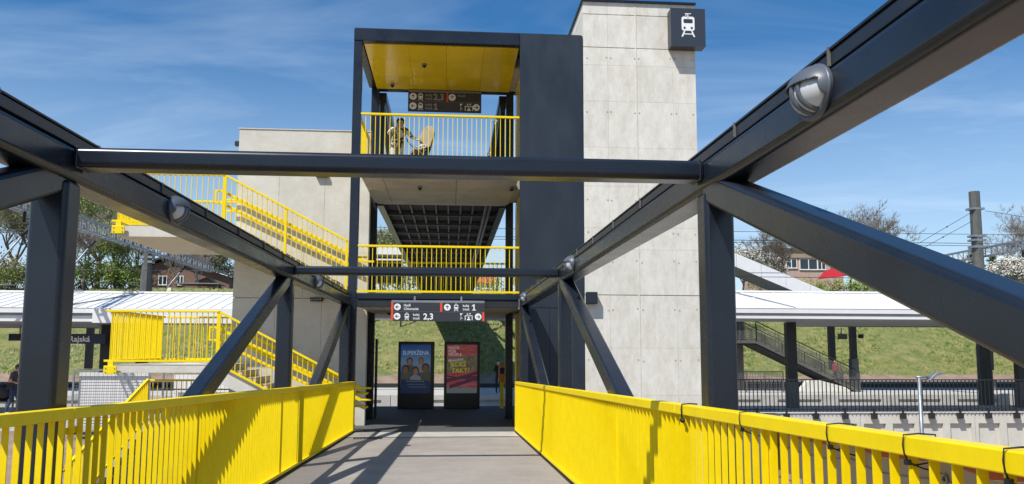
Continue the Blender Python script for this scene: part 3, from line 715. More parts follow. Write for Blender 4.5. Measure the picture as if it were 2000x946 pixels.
# stairs going down on the left, toward the camera
dn = thing('lower_stairs', 'dark stairs with hatched edge going down left of the bridge', 'stairs', (-7.2, 20, -1))
n = 10
for i in range(n):
    y = 22-.43*(i+1); z = F0-.165*(i+1)
    MB().box(-8.0, -6.3, y, y+.44, z-.6, z).build('step', mat('stair_dark', (.07, .068, .066), .8, var=.2, scale=8), dn)
    for q in range(2): MB().box(-8.005+.0, -7.9, y-.003, y+.21 if q == 0 else y+.43, z+.001, z+.006).build('hatch_white' if q == 0 else 'hatch_black', SIGNW if q == 0 else BLACK, dn) if q == 0 else None
MB().box(-8.0, -6.3, 14.5, 22-.43*n, -2.2, F0-.165*n-.03).build('lower_landing', CONCD, dn)
rl = railing('yellow raking balustrade going down left of the bridge, seen through the slats', (-8.02, 22.0, F0+.02), (-8.02, 22-.43*n, F0-.165*n+.02), 1.15, pitch=.12, side=(1, 0, 0), bw=.012, bd=.04, posts=(0, 1), group='yellow balustrades of the outside stairs')
railing('yellow level balustrade at the foot of the descending stairs', (-8.02, 17.6, F0-.165*n), (-8.02, 15.0, F0-.165*n), 1.1, pitch=.12, side=(1, 0, 0), bw=.012, bd=.04, group='yellow balustrades of the outside stairs')
railing('short yellow level balustrade behind the descending stairs', (-8.02, 22.05, F0), (-6.3, 22.05, F0), 1.15, pitch=.12, posts=(0,), group='yellow balustrades of the outside stairs')

# ------------------------------------------------------------------ direction signs
def arrow_icon(cx_, cz_, r, ang, y, parent):
    MB().prism(disc(cx_, cz_, r, 24), 'y', y-.004, y).build('arrow_disc', SIGNW, parent)
    ca, sa = math.cos(ang), math.sin(ang)
    def T(p): return [(cx_+(u*ca-v*sa)*r, cz_+(u*sa+v*ca)*r) for u, v in p]
    b = MB(); b.prism(T([(-.55, -.09), (.35, -.09), (.35, .09), (-.55, .09)]), 'y', y-.008, y-.0045)
    b.prism(T([(.62, 0), (.08, .52), (-.04, .38), (.36, 0)]), 'y', y-.0083, y-.0045); b.prism(T([(.62, 0), (.36, 0), (-.04, -.38), (.08, -.52)]), 'y', y-.0086, y-.0045)
    b.build('arrow', SIGNB, parent)
def lift_icon(cx_, cz_, s, y, parent):
    b = MB()
    for q in (-1, 1): b.box(cx_+q*.5*s-.05*s, cx_+q*.5*s+.05*s, y-.004, y, cz_-.5*s, cz_+.08*s)
    b.box(cx_-.55*s, cx_+.55*s, y-.0042, y, cz_+.08*s, cz_+.17*s)
    b.prism(disc(cx_, cz_-.12*s, .12*s, 10), 'y', y-.004, y); b.prism([(cx_-.25*s, cz_-.5*s), (cx_+.25*s, cz_-.5*s), (cx_+.2*s, cz_-.28*s), (cx_-.2*s, cz_-.28*s)], 'y', y-.004, y)
    b.prism([(cx_-.3*s, cz_+.3*s), (cx_-.06*s, cz_+.3*s), (cx_-.18*s, cz_+.55*s)], 'y', y-.004, y); b.prism([(cx_+.06*s, cz_+.5*s), (cx_+.18*s, cz_+.25*s), (cx_+.3*s, cz_+.5*s)], 'y', y-.004, y)
    b.build('lift_pictogram', SIGNW, parent)
    # wheelchair and pram marks to the left
    wx = cx_-1.05*s; b = MB()
    pts = [(wx+.13*s*math.cos(a), y-.003, cz_-.32*s+.15*s*math.sin(a)) for a in [k*math.pi/6 for k in range(10)]]
    b.tube(pts, .022*s, 4); b.tube([(wx-.05*s, y-.003, cz_-.02*s), (wx-.02*s, y-.003, cz_-.22*s), (wx+.14*s, y-.003, cz_-.24*s)], .03*s, 4); b.prism(disc(wx-.06*s, cz_+.05*s, .05*s, 8), 'y', y-.004, y)
    b.prism([(wx-.2*s, cz_+.5*s), (wx+.1*s, cz_+.42*s), (wx+.02*s, cz_+.24*s), (wx-.14*s, cz_+.24*s)], 'y', y-.004, y); b.prism(disc(wx-.1*s, cz_+.2*s, .04*s, 8), 'y', y-.0045, y); b.prism([(wx+.06*s, cz_+.3*s), (wx+.22*s, cz_+.5*s), (wx+.17*s, cz_+.53*s), (wx+.02*s, cz_+.34*s)], 'y', y-.0047, y)
    b.build('pram_pictogram', SIGNW, parent)
def dsign(x0, x1, z0, z1, y, label, top, bottom, WM=SIGNW):
    t = thing('direction_sign', label, 'sign', ((x0+x1)/2, y, z0), 'hanging black direction signs'); W = x1-x0; zt = z1-.05; zm = (z0+zt)/2
    MB().box(x0, x1, y, y+.1, z0, zm-.004).build('lower_board', SIGNB, t); MB().box(x0, x1, y, y+.1, zm+.004, zt-.004).build('upper_board', SIGNB, t)
    MB().box(x0+.01, x1-.002, y+.004, y+.1, zt, z1).build('top_rail', GREYM, t); MB().box(x0+.002, x1-.002, y+.003, y+.09, zm-.0035, zm+.0035).build('joint_strip', GALV, t); MB().box(x0+.002, x1-.002, y+.002, y+.09, zt-.0035, zt-.0005).build('joint_strip', GALV, t)
    for f in (.25, .75): MB().box(x0+W*f-.02, x0+W*f+.02, y+.03, y+.06, z1, z1+.10).build('hanger', GREYM, t)
    hh = (zt-z0)/2; r = hh*.36
    for (row, zc) in ((top, (zm+zt)/2), (bottom, (z0+zm)/2)):
        for it in row:
            k, u = it[0], x0+W*it[1]
            if k == 'arr': arrow_icon(u, zc, r, it[2], y, t)
            elif k == 'red': MB().box(u-.026, u+.026, y-.003, y+.003, zc-hh/2+.003, zc+hh/2-.003).build('red_bar', SIGNR, t)
            elif k == 'train': pictogram(u, zc-.005, hh*.82, y, t, SIGNW, SIGNB)
            elif k == 'two': text(it[2], hh*.38, (u, y-.001, zc+hh*.06), WM, t, bold=.012, sx=.92); text(it[3], hh*.38, (u, y-.001, zc-hh*.32), WM, t, bold=.012, sx=.92) if it[3] else None
            elif k == 'big' and it[2] == '1':
                s_ = hh*.66; bb = MB(); bb.prism([(u+.38*s_, zc-.5*s_), (u+.58*s_, zc-.5*s_), (u+.58*s_, zc+.5*s_), (u+.42*s_, zc+.5*s_), (u+.12*s_, zc+.30*s_), (u+.12*s_, zc+.14*s_), (u+.38*s_, zc+.28*s_)], 'y', y-.004, y); bb.prism([(u+.16*s_, zc-.5*s_), (u+.80*s_, zc-.5*s_), (u+.80*s_, zc-.37*s_), (u+.16*s_, zc-.37*s_)], 'y', y-.0045, y-.0005); bb.build('lettering', WM, t)
            elif k == 'big': text(it[2], hh*.90, (u+.02, y-.001, zc-hh*.31), WM, t, bold=.022)
            elif k == 'lift': lift_icon(u, zc, hh*.75, y, t)
    return t
PI = math.pi
dsign(-1.44, .81, 2.68, 3.18, 19.24, 'black hanging sign at the lobby front with white arrows, track 1 and tracks 2,3',
      [('red', .013), ('arr', .068, PI), ('two', .135, 'Hutě', 'Chlumecká'), ('red', .535), ('arr', .60, PI/2), ('train', .695), ('two', .765, 'kolej', 'track'), ('big', .855, '1')],
      [('red', .013), ('arr', .066, PI), ('train', .17), ('two', .235, 'kolej', 'track'), ('big', .335, '2,3'), ('lift', .83), ('arr', .932, 0), ('red', .987)])
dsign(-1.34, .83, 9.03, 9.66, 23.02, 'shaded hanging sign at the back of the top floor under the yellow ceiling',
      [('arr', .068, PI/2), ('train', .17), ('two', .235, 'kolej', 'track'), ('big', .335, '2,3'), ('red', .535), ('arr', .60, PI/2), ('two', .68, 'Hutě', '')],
      [('arr', .068, PI), ('train', .17), ('two', .235, 'kolej', 'track'), ('big', .335, '1'), ('lift', .83), ('arr', .932, 0)], WM=mat('sign_shaded_white', (.30, .30, .30), .6))  # lettering white greyed to paint in the shade at the back of the floor

# ------------------------------------------------------------------ advertising displays
def display(x0, x1, y, label):
    t = thing('advertising_display', label, 'display', ((x0+x1)/2, y, F0), 'black free standing advertising displays')
    MB().box(x0, x1, y, y+.22, F0-.004, 2.27).build('cabinet', mat('display_black', (.009, .009, .011), .3), t, bevel=.02)
    return t
def grad(name, stops, axis=2, z0=0, z1=1, ns=0.0):
    m = bpy.data.materials.new(name); m.use_nodes = True; tt = m.node_tree; b = tt.nodes['Principled BSDF']; b.inputs['Roughness'].default_value = .25
    g = N(tt, 'ShaderNodeNewGeometry'); s_ = N(tt, 'ShaderNodeSeparateXYZ'); tt.links.new(g.outputs['Position'], s_.inputs[0])
    mr = N(tt, 'ShaderNodeMapRange'); mr.inputs[1].default_value = z0; mr.inputs[2].default_value = z1; tt.links.new(s_.outputs[axis], mr.inputs[0])
    cr_ = N(tt, 'ShaderNodeValToRGB'); tt.links.new(mr.outputs[0], cr_.inputs[0]); e = cr_.color_ramp.elements
    e[0].position = stops[0][0]; e[0].color = (*stops[0][1], 1); e[1].position = stops[-1][0]; e[1].color = (*stops[-1][1], 1)
    for p, c in stops[1:-1]: k = e.new(p); k.color = (*c, 1)
    tt.links.new(cr_.outputs[0], b.inputs['Base Color']); return m
AY = 27.0
a1 = display(-1.75, -.54, AY, 'left black advertising display with blue film poster in the lobby')
px0, px1, pz0, pz1 = -1.66, -.66, .55, 2.17
MB().box(px0, px1, AY-.004, AY+.002, pz0, pz1).build('poster', grad('poster_blue', [(0, (.010, .025, .10)), (.35, (.02, .05, .15)), (.62, (.17, .31, .48)), (.85, (.03, .15, .46)), (1, (.016, .06, .24))], z0=pz0, z1=pz1), a1)
text('SUPERŽENA', .185, (px0+.5, AY-.006, 1.83), mat('print_title', (.6, .7, .8), .4), a1, bold=.01, align='CENTER', sx=.88)
SKN = [mat('print_skin_a', (.32, .18, .12), .4), mat('print_skin_b', (.22, .12, .08), .4), mat('print_hair', (.05, .035, .03), .4), mat('print_shirt', (.26, .28, .32), .4), mat('print_coat', (.10, .11, .07), .4), mat('print_hairlight', (.12, .09, .05), .4)]
def fig(cx_, cz_, r, sk, hairm, body, k):
    y = AY-.006-k*.003
    MB().prism([(max(px0, cx_-1.9*r), cz_-4.4*r), (min(px1, cx_+1.9*r), cz_-4.4*r), (min(px1, cx_+1.6*r), cz_-1.8*r), (cx_+.5*r, cz_-1.0*r), (cx_-.5*r, cz_-1.0*r), (max(px0, cx_-1.6*r), cz_-1.8*r)], 'y', y, y+.002).build('printed_figure', body, a1)
    MB().prism([(cx_+1.12*r*math.cos(a), cz_+.15*r+1.35*r*math.sin(a)) for a in [q*PI/9 for q in range(18)]], 'y', y-.0008, y).build('printed_hair', hairm, a1)
    MB().prism([(cx_+.82*r*math.cos(a), cz_-.15*r+1.12*r*math.sin(a)) for a in [q*PI/9 for q in range(18)]], 'y', y-.0016, y-.001).build('printed_face', sk, a1)
fig(-1.36, 1.60, .095, SKN[0], SKN[2], SKN[4], 0); fig(-.98, 1.62, .085, SKN[0], SKN[5], SKN[3], 1); fig(-.83, 1.38, .115, SKN[1], SKN[2], SKN[4], 2); fig(-1.50, 1.33, .11, SKN[1], SKN[2], SKN[4], 3); fig(-1.16, 1.28, .105, SKN[0], SKN[2], SKN[3], 4)
MB().prism([(px0+.02, pz0+.25), (px1-.02, pz0+.25), (px1-.02, pz0+.42), (px0+.02, pz0+.46)], 'y', AY-.026, AY-.024).build('printed_band', mat('print_navy', (.012, .03, .10), .3), a1)
for k in range(3):
    MB().box(px0+.18+.05*k, px1-.2+.03*k, AY-.028, AY-.0265, pz0+.38-.09*k, pz0+.40-.09*k+(.012 if k == 0 else 0)).build('credit_line', mat('print_grey', (.16, .19, .25), .4), a1)
a2 = display(-.21, 1.0, AY+.05, 'right black advertising display with red and yellow festival poster in the lobby')
qx0, qx1 = -.12, .90; y2 = AY+.05
MB().box(qx0, qx1, y2-.004, y2+.002, .55, 2.17).build('poster', mat('poster_red', (.48, .05, .05), .45, c2=(.52, .18, .18), scale=3, stretch=(1, 1, 3)), a2)
MB().box(qx0, qx1, y2-.006, y2-.0045, .55, .73).build('printed_strip', mat('print_pale', (.24, .27, .27), .3), a2)
MB().prism([(qx0, 1.22), (qx1, 1.32), (qx1, 1.83), (qx0, 1.70)], 'y', y2-.007, y2-.0055).build('printed_crowd', mat('print_crowd', (.12, .10, .035), .3, c2=(.28, .25, .17), scale=12), a2)
pinkm = mat('print_purple', (.11, .03, .07), .3)
for (p, q, h_) in (((qx0, .95), (qx1, 1.22), .05), ((qx0, 1.12), (qx1, .98), .025), ((qx0+.1, .76), (qx1, 1.05), .06), ((qx0, 1.02), (qx1, 1.10), .03)):
    MB().prism([(p[0], p[1]-h_), (q[0], q[1]-h_), (q[0], q[1]+h_), (p[0], p[1]+h_)], 'y', y2-.0085-h_*.02, y2-.0075).build('printed_stroke', pinkm, a2)
for k, s_ in enumerate(('ROCK', 'FOR', 'PEOPLE')): text(s_, .135, (qx0+.05, y2-.010, 2.02-k*.115), mat('print_white', (.8, .8, .8), .4), a2, bold=.01)
text('#JedešRFP', .12, (qx0+.05, y2-.010, 1.60), MT['print_white'], a2, bold=.012, tilt=.05)
text('JEDEŠ', .215, (qx0+.12, y2-.011, 1.43), mat('print_yellow', (.8, .72, .04), .4), a2, bold=.008, tilt=.05)
text('TAKY?', .215, (qx0+.16, y2-.011, 1.22), MT['print_yellow'], a2, bold=.008, tilt=.05)
vp_ = thing('ticket_validator', 'orange validator box on a yellow post beside the lobby column', 'validator', (1.75, 27, F0))
MB().box(1.64, 1.86, 27.0, 27.2, .92, 1.52).build('box', ORANGE, vp_, bevel=.02); MB().box(1.68, 1.80, 27.05, 27.15, F0-.003, .925).build('post', YEL, vp_, bevel=.01); MB().box(1.67, 1.83, 26.992, 27.0, 1.2, 1.4).build('reader', DARK, vp_)
#PART2
def at(px, py, Y):
    d = fw+r2*((px-1000)/F)-u2*((py-517)/F); return Vector((0, 0, CZ))+d*(Y/d.y)

# ------------------------------------------------------------------ upper footbridge behind the building
ub_ = thing('upper_footbridge', 'dark truss footbridge leaving the top floor toward the embankment', 'footbridge', (-.3, 45, 6.4))
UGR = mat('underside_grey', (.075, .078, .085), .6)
UX0, UX1, UY0, UY1 = -2.22, 1.60, 23.36, 66.0
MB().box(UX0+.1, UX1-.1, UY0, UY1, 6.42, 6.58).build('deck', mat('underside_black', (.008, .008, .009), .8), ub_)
for x in (UX0, UX1-.2):
    MB().box(x, x+.2, UY0, UY1, 6.22, 6.60).build('bottom_chord', STEEL, ub_)
    MB().box(x-.02, x+.22, UY0, UY1, 9.44, 9.66).build('top_chord', STEEL, ub_)
    ys_ = [32.0, 40.6, 49.2, 57.8, 65.9]
    for y in ys_: MB().box(x+.01, x+.19, y-.1, y+.1, 6.5, 9.45).build('column', STEEL, ub_)
    MB().box(x+.03, x+.17, UY0, UY0+.16, 6.5, 9.45).build('column', STEEL, ub_)
    pr = UY0
    for y in ys_: MB().bar((x+.1, pr+.15, 9.4), (x+.1, y-.1, 6.6), .16, .16).build('diagonal', STEEL, ub_); pr = y
for y in (32.0, 40.6, 49.2, 57.8, 65.9): MB().box(UX0, UX1, y-.08, y+.08, 9.52, 9.64).build('cross_beam', STEEL, ub_)
y = UY0+.05; k = 0
while y < UY1: MB().box(UX0+.2, UX1-.2, y-.035, y+.035, 6.28, 6.415).build('floor_beam', UGR, ub_); y += 1.95
for i in range(1, 9):
    x = UX0+.2+(UX1-UX0-.4)*i/9; MB().box(x-.022, x+.022, UY0, UY1, 6.33, 6.417).build('stringer', UGR, ub_)
for x in (1.02, 1.14): MB().tube([(x, UY0, 6.27), (x, UY1, 6.27)], .045, 8).build('cable_pipe', GREYM, ub_, smooth=True)
MB().box(-3.4, 2.8, 64.5, 67, 4.5, 6.2).build('abutment', CONCD, ub_)
lamp(1, 24.2, 'oval lamp on the upper footbridge just behind the top floor sign', xo=UX1-.22, zo=9.05)
lamp(1, 28.4, 'second oval lamp on the upper footbridge, seen through the top floor balustrade', xo=UX1-.22, zo=9.1)


def canopy(name, label, x0, x1, zb, zt, zr, colx, wide, grp='white platform canopies', end=None, pitch=.40):
    t = thing(name, label, 'canopy', ((x0+x1)/2, 31, -.3), grp)
    y0, yr, y1 = 27.7, 31.0, 36.0
    MB().box(x0, x1, y0, y0+.06, zt-.17, zt).build('fascia', WHITE, t)
    MB().box(x0, x1, y0+.05, y0+.12, zb+.09, zt-.172).build('gutter', GREYM, t)
    MB().box(x0, x1, y0-.02, y0+.06, zb, zb+.088).build('fascia', WHITE, t)
    n = int((x1-x0)/pitch); wpx = (x1-x0)/n
    def pan(ya, za, yb, zb_):
        b = MB(); e = .004
        b.add([(e, ya, za), (wpx-e, ya, za), (wpx-e, yb, zb_), (e, yb, zb_), (e, ya, za-.03), (wpx-e, ya, za-.03), (wpx-e, yb, zb_-.03), (e, yb, zb_-.03)], [(0, 1, 2, 3), (4, 7, 6, 5), (0, 4, 5, 1), (1, 5, 6, 2), (2, 6, 7, 3), (3, 7, 4, 0)])
        b.add([(-.012, ya, za), (.012, ya, za), (.012, yb, zb_), (-.012, yb, zb_), (-.012, ya, za+.022), (.012, ya, za+.022), (.012, yb, zb_+.022), (-.012, yb, zb_+.022)], [(0, 3, 2, 1), (4, 5, 6, 7), (0, 1, 5, 4), (1, 2, 6, 5), (2, 3, 7, 6), (3, 0, 4, 7)])
        return b.mesh('roof_panel', WHITE)
    m1 = pan(y0, zt+.002, yr, zr); m2 = pan(yr, zr, y1, zt)
    for i in range(n):
        link('roof_panel', m1, t, (x0+i*wpx, 0, 0)); 
        if wide[0] <= x0+i*wpx < wide[1]: link('roof_panel', m2, t, (x0+i*wpx, 0, 0))
    MB().box(x0, x1, yr-.08, yr+.08, zr+.005, zr+.075).build('ridge_cap', WHITE, t)
    # soffit: narrow part and wide part with a slanting transition
    a, c = wide; z0, z1 = zb+.012, zb+.05
    s_ = GREYM
    if a > x0: poly = [(x0, y0+.13), (x1, y0+.13), (x1, y1), (a+1.4, y1), (a-.6, 31.2), (x0, 31.2)]
    else: poly = [(x0, y0+.13), (x1, y0+.13), (x1, 31.2), (c+.6, 31.2), (c-1.4, y1), (x0, y1)]
    MB().prism(poly, 'z', z0, z1).build('soffit', mat('soffit_grey', (.36, .375, .40), .6, var=.06, scale=2), t)
    MB().box(a+1.4 if a > x0 else x0, x1 if a > x0 else c-1.4, y1-.02, y1+.05, zb-.02, zt-.05).build('rear_fascia', GREYM, t)
    for x in colx:
        MB().box(x-.2, x+.2, 31.5, 31.8, .75, zb+.011).build('column', DARK, t, bevel=.01)
        MB().box(x-.21, x+.21, 31.44, 31.86, -.30, .75).build('column_casing', CGREY, t, bevel=.01); MB().box(x-.012, x+.012, 31.42, 31.441, -.30, .75).build('casing_joint', GREYM, t)
    fl = end
    if fl: MB().bar(fl[0], fl[1], .05, .03, side=(1, 0, 0)).build('flashing', GREYM, t)
    return t
cr_ = canopy('platform_canopy', 'white platform canopy right of the concrete shaft', 6.6, 48, 3.15, 3.52, 4.33, [at(1545, 700, 31.65).x, at(1992, 700, 31.65).x, 33.4, 43], (14.2, 48), end=((11.2, 30.9, 4.35), (12.4, 27.8, 3.56)), pitch=1.24)
cl_ = canopy('platform_canopy', 'white standing seam canopy left of the stair wall', -48, -6.6, 2.90, 3.36, 4.08, [at(208, 700, 31.65).x, -23, -33], (-48, -12.6), end=((-13.2, 27.8, 3.40), (-11.6, 30.9, 4.10)))
MB().box(-11.98, -6.6, 27.62, 27.68, 2.86, 3.36).build('end_fascia', WHITE, cl_)
def far_canopy(label, x0, x1, colx, zc_):
    t = thing('far_canopy', label, 'canopy', ((x0+x1)/2, 46, -.3), 'canopies of the far platform')
    MB().box(x0, x1, 43.5, 48.2, zc_, zc_+.22).build('roof_slab', GREYM, t); MB().box(x0, x1, 43.42, 43.5, zc_-.05, zc_+.27).build('fascia', WHITE, t)
    for x, cas in colx:
        MB().box(x-.17, x+.17, 45.85, 46.15, .9 if cas else -.3, zc_-.001).build('column', DARK if cas else CGREY, t)
        if cas: MB().box(x-.21, x+.21, 45.8, 46.2, -.3, cas).build('column_casing', CGREY, t)
    return t
fx = lambda px: at(px, 700, 46).x
tcan = far_canopy('far platform canopy on dark columns behind the right canopy', 14.9, 48, [(fx(1445), 0), (fx(1625), 0.1), (fx(1667), 1.55), (fx(1932), .3), (42, .5)], 4.35)
far_canopy('far platform canopy behind the left canopy', -48, -9, [(-40, .5), (-30, .5), (-20, .5), (-11, .5)], 4.2)
lk = thing('canopy_beam', 'grey beam across the top of the lobby view behind the displays', 'beam', (0, 45, 3.6)); MB().box(-8.4, 8, 44.9, 45.2, 3.66, 3.96).build('beam', GREYM, lk); MB().box(-8.4, 8, 44.85, 45.25, 3.962, 4.0).build('cap', WHITE, lk)
for x in (-6.8, 6.6): MB().box(x-.12, x+.12, 44.93, 45.17, -.3, 3.658).build('column', DARK, lk)
scx = at(1646, 650, 43.0); pc = thing('platform_clock', 'small dark display hanging between two canopy columns on the right', 'display', tuple(scx))
MB().box(scx.x-.25, scx.x+.2, 42.9, 43.1, 2.66, 2.96).build('case', BLACK, pc); MB().tube([(scx.x-.08, 43, 2.96), (scx.x-.08, 43, 3.3)], .03, 6).build('hanger', DARK, pc)
for px, py, Y, l in ((1683, 657, 45.7, 'small dark loudspeaker on the right hand canopy column'),):
    p = at(px-4, py, Y); q = thing('loudspeaker', l, 'loudspeaker', tuple(p)); MB().box(p.x-.05, p.x+.2, Y-.1, Y+.1, p.z-.12, p.z+.12).build('case', BLACK, q, bevel=.02); MB().box(p.x-.14, p.x-.05, Y-.02, Y+.02, p.z-.02, p.z+.02).build('arm', DARK, q)

# covered grey stair to the far platform
cs = thing('covered_stair', 'grey metal stair with mesh balustrade under a sloping white roof at right', 'stairs', (20, 45, -.3))
def bx3(a, c, w_, h_, nm, m): MB().bar(a, c, w_, h_, side=(0, 1, 0), cut='x').build(nm, m, cs)
GS = mat('stair_grey', (.11, .105, .095), .6, var=.12, scale=4); DS = mat('stair_dark_grey', (.035, .033, .03), .7)  # second, darker grey for stringers and handrails
A = Vector((23.3, 44.1, -.28)); B = Vector((17.3, 44.1, 2.55)); C_ = Vector((15.2, 44.1, 2.55)); D_ = Vector((9.0, 44.1, 6.3))
for (p, q) in ((A, B), (B, C_), (C_, D_)):
    p2 = p+Vector((0, 1.0, -.12)); q2 = q+Vector((0, 1.0, -.12))
    bx3(p2, q2, 1.9, .22, 'stringer', DS); bx3(p+Vector((0, 0, -.02)), q+Vector((0, 0, -.02)), .06, .2, 'side_plate', GS)
n = 17
for i in range(n): p = A.lerp(B, (i+.5)/n); MB().box(p.x-.17, p.x+.17, 44.15, 45.9, p.z+.08, p.z+.11).build('tread', GS, cs)
for yy in (44.05, 46.0):
    for (p, q) in ((A, B), (B, C_), (C_, D_)):
        p = Vector((p.x, yy, p.z)); q = Vector((q.x, yy, q.z)); 
        bx3(p+Vector((0, 0, 1.12)), q+Vector((0, 0, 1.12)), .06, .05, 'handrail', DS); bx3(p+Vector((0, 0, .95)), q+Vector((0, 0, .95)), .03, .03, 'frame_bar', GS); bx3(p+Vector((0, 0, .14)), q+Vector((0, 0, .14)), .03, .03, 'frame_bar', GS)
        L_ = (q-p).length; k = max(2, int(L_/1.25))
        for i in range(k+1):
            r_ = p.lerp(q, i/k)
            for o_ in ((-.09, .09) if 0 < i < k else (0,)): MB().box(r_.x+o_-.02, r_.x+o_+.02, yy-.02, yy+.02, r_.z+.02, r_.z+1.1).build('post', GS, cs)
        mb = MB(); kk = int(L_/.075)
        for i in range(kk): r_ = p.lerp(q, (i+.5)/kk); mb.box(r_.x-.012, r_.x+.012, yy-.006, yy+.006, r_.z+.15, r_.z+.94)
        for j in range(6): mb.bar(p+Vector((0, 0, .22+j*.12)), q+Vector((0, 0, .22+j*.12)), .016, .018, side=(0, 1, 0))
        stuff(mb.build('wire_mesh', GS, cs))
# sloping roof in separate white panels over the stair
ra, rb_ = Vector((9.0, 43.8, 10.45)), Vector((21.9, 43.8, 5.22)); k = 9
for i in range(k):
    p = ra.lerp(rb_, i/k+.001); q = ra.lerp(rb_, (i+1)/k-.001)
    MB().bar(p-Vector((0, 0, .42)), q-Vector((0, 0, .42)), .05, .72, side=(0, 1, 0), cut='x').build('roof_fascia', WHITE, cs)
MB().bar(ra+Vector((0, 1.3, -.72)), rb_+Vector((0, 1.3, -.72)), 2.5, .1, side=(0, 1, 0), cut='x').build('roof_soffit', GREYM, cs)
for x in (15.4, 12.0): MB().box(x-.1, x+.1, 44.9, 45.1, 2.5, 7.4 if x > 14 else 8.4).build('roof_post', DARK, cs)
wdg = thing('concrete_wedge', 'pale concrete wedge under the foot of the grey stair', 'wedge', (22, 43.9, -.3)); a_, b_, c_, d_ = at(1560, 757, 43.6).x, at(1578, 742, 43.6).x, at(1592, 741, 43.6).x, at(1662, 760, 43.6).x
MB().prism([(a_, -.3), (d_, -.3), (d_, -.22), (d_-.3, -.02), (c_+.3, .36), (c_, .39), (b_, .36)], 'y', 43.6, 44.0).build('block', WHITE if False else CONC, wdg, bevel=.02); MB().box(a_-.1, d_+.1, 43.55, 44.03, -.302, -.27).build('footing', CONCD, wdg)
ff = thing('platform_fence', 'low grey mesh fence on the far platform left of the grey stair foot', 'fence', (17, 43.5, -.3))
fa, fb = 12.2, at(1530, 740, 43.5).x
MB().box(fa, fb, 43.47, 43.53, .82, .87).build('handrail', DS, ff); MB().box(fa, fb, 43.485, 43.515, -.2, -.17).build('bottom_bar', GS, ff)
k = 6
for i in range(k+1): x = fa+(fb-fa)*i/k; MB().box(x-.025, x+.025, 43.47, 43.53, -.3, .82).build('post', GS, ff)
mb = MB()
for i in range(70): x = fa+(fb-fa)*(i+.5)/70; mb.box(x-.014, x+.014, 43.495, 43.505, -.17, .8)
for j in range(7): mb.box(fa, fb, 43.49, 43.5, -.08+j*.13, -.068+j*.13)
stuff(mb.build('wire_mesh', GS, ff))
MB().box(at(1566, 735, 44.6).x, at(1566, 735, 44.6).x+1, 0, 0, 0, 0)

# ------------------------------------------------------------------ retaining wall and fence at right
rw = thing('retaining_wall', 'pale concrete retaining wall of recessed panels at right', 'wall', (22, 28, -4))
U = 4.34; pk = U/4
mb = MB(); mb.box(.01, U-.01, .10, .3, -4, -.27)
mb.box(.01, U-.01, 0, .10, -.60, -.27); mb.box(.01, U-.01, 0, .10, -4, -3.0)
for i in range(5):
    a = max(.01, i*pk-.13); c = min(U-.01, i*pk+.13)
    mb.box(a, c, 0, .099, -3.0, -.60)
wm = mb.mesh('wall_unit', CONC2)
for i in range(8): link('wall_unit', wm, rw, (at(1681, 840, 28).x-U*2+i*U, 28.0, 0))
MB().box(6.3, 42, 28.0, 28.34, -.268, -.235).build('coping', CONCP, rw)
fn = thing('platform_fence', 'dark vertical bar fence bracketed to the right retaining wall', 'fence', (22, 28, -.2))
fX0, fX1 = 6.4, 40
MB().box(fX0, fX1, 27.9, 27.94, .95, .99).build('top_rail', DARK, fn); MB().box(fX0, fX1, 27.9, 27.94, -.10, -.06).build('bottom_rail', DARK, fn)
sb = MB().box(-.012, .012, -.016, .016, -.17, .95).mesh('bar', STEEL)
k = 0; x = fX0+.05
while x < fX1 and k < 225: link('bar', sb, fn, (x, 27.92, 0)); x += .15; k += 1
bk = MB(); bk.box(-.03, .03, -.03, .03, -.30, -.03); bk.box(-.10, .10, -.05, .07, -.42, -.22); bkm = bk.mesh('bracket', DARK)
xb0 = at(1594, 812, 27.9).x
for i in range(-6, 24):
    if fX0 < xb0+i*1.083 < fX1: link('bracket', bkm, fn, (xb0+i*1.083, 27.90, 0))
lp = at(1795, 738, 24.0); lx = at(1803, 850, 24).x
la = thing('street_lamp', 'slim galvanised lamp post with curved head rising from below the right railing', 'street lamp', (lp.x, 24, -4))
MB().tube([(lp.x+.0, 24, -4), (lp.x+.0, 24, lp.z)], [.085, .05], 12).build('pole', GALV, la, smooth=True)
MB().tube([(lp.x-.1, 24, lp.z+.02), (lp.x+.3, 24, lp.z+.02)], .035, 8).build('arm', GALV, la, smooth=True)
q = at(1812, 741, 24); r_ = at(1842, 728, 24)
MB().prism([(q.x-.03, q.z-.03), (q.x+.12, q.z+.02), (q.x+.25, q.z+.12), (r_.x, r_.z-.035), (r_.x+.02, r_.z), (q.x+.22, q.z+.2), (q.x+.08, q.z+.1)], 'y', 23.86, 24.14).build('lamp_head', GALV, la, bevel=.015)

# ------------------------------------------------------------------ left side: mesh enclosure, sign, bench
def mesh_panel(t, x0, x1, y, z0, z1, px=.13, pz=.09):
    for (a, c, d_, e) in ((x0, x0+.05, z0, z1), (x1-.05, x1, z0, z1)): MB().box(a, c, y-.02, y+.03, d_, e).build('frame_post', GALV, t)
    MB().box(x0, x1, y-.021, y+.031, z1, z1+.045).build('frame_bar', GALV, t)
    mb = MB(); n = int((x1-x0)/px)
    for i in range(1, n): x = x0+(x1-x0)*i/n; mb.box(x-.004, x+.004, y-.006, y+.0, z0, z1)
    n = int((z1-z0)/pz)
    for i in range(1, n): z = z0+(z1-z0)*i/n; mb.box(x0+.05, x1-.05, y-.014, y-.006, z-.004, z+.004)
    stuff(mb.build('wire_mesh', mat('wire_grey', (.16, .165, .17), .5), t))
en = thing('mesh_enclosure', 'galvanised wire mesh cage with white boards inside, left of the bridge', 'cage', (-11, 27, -.7))
mesh_panel(en, -12.20, -9.78, 27.0, -.70, 1.27)
k = 4
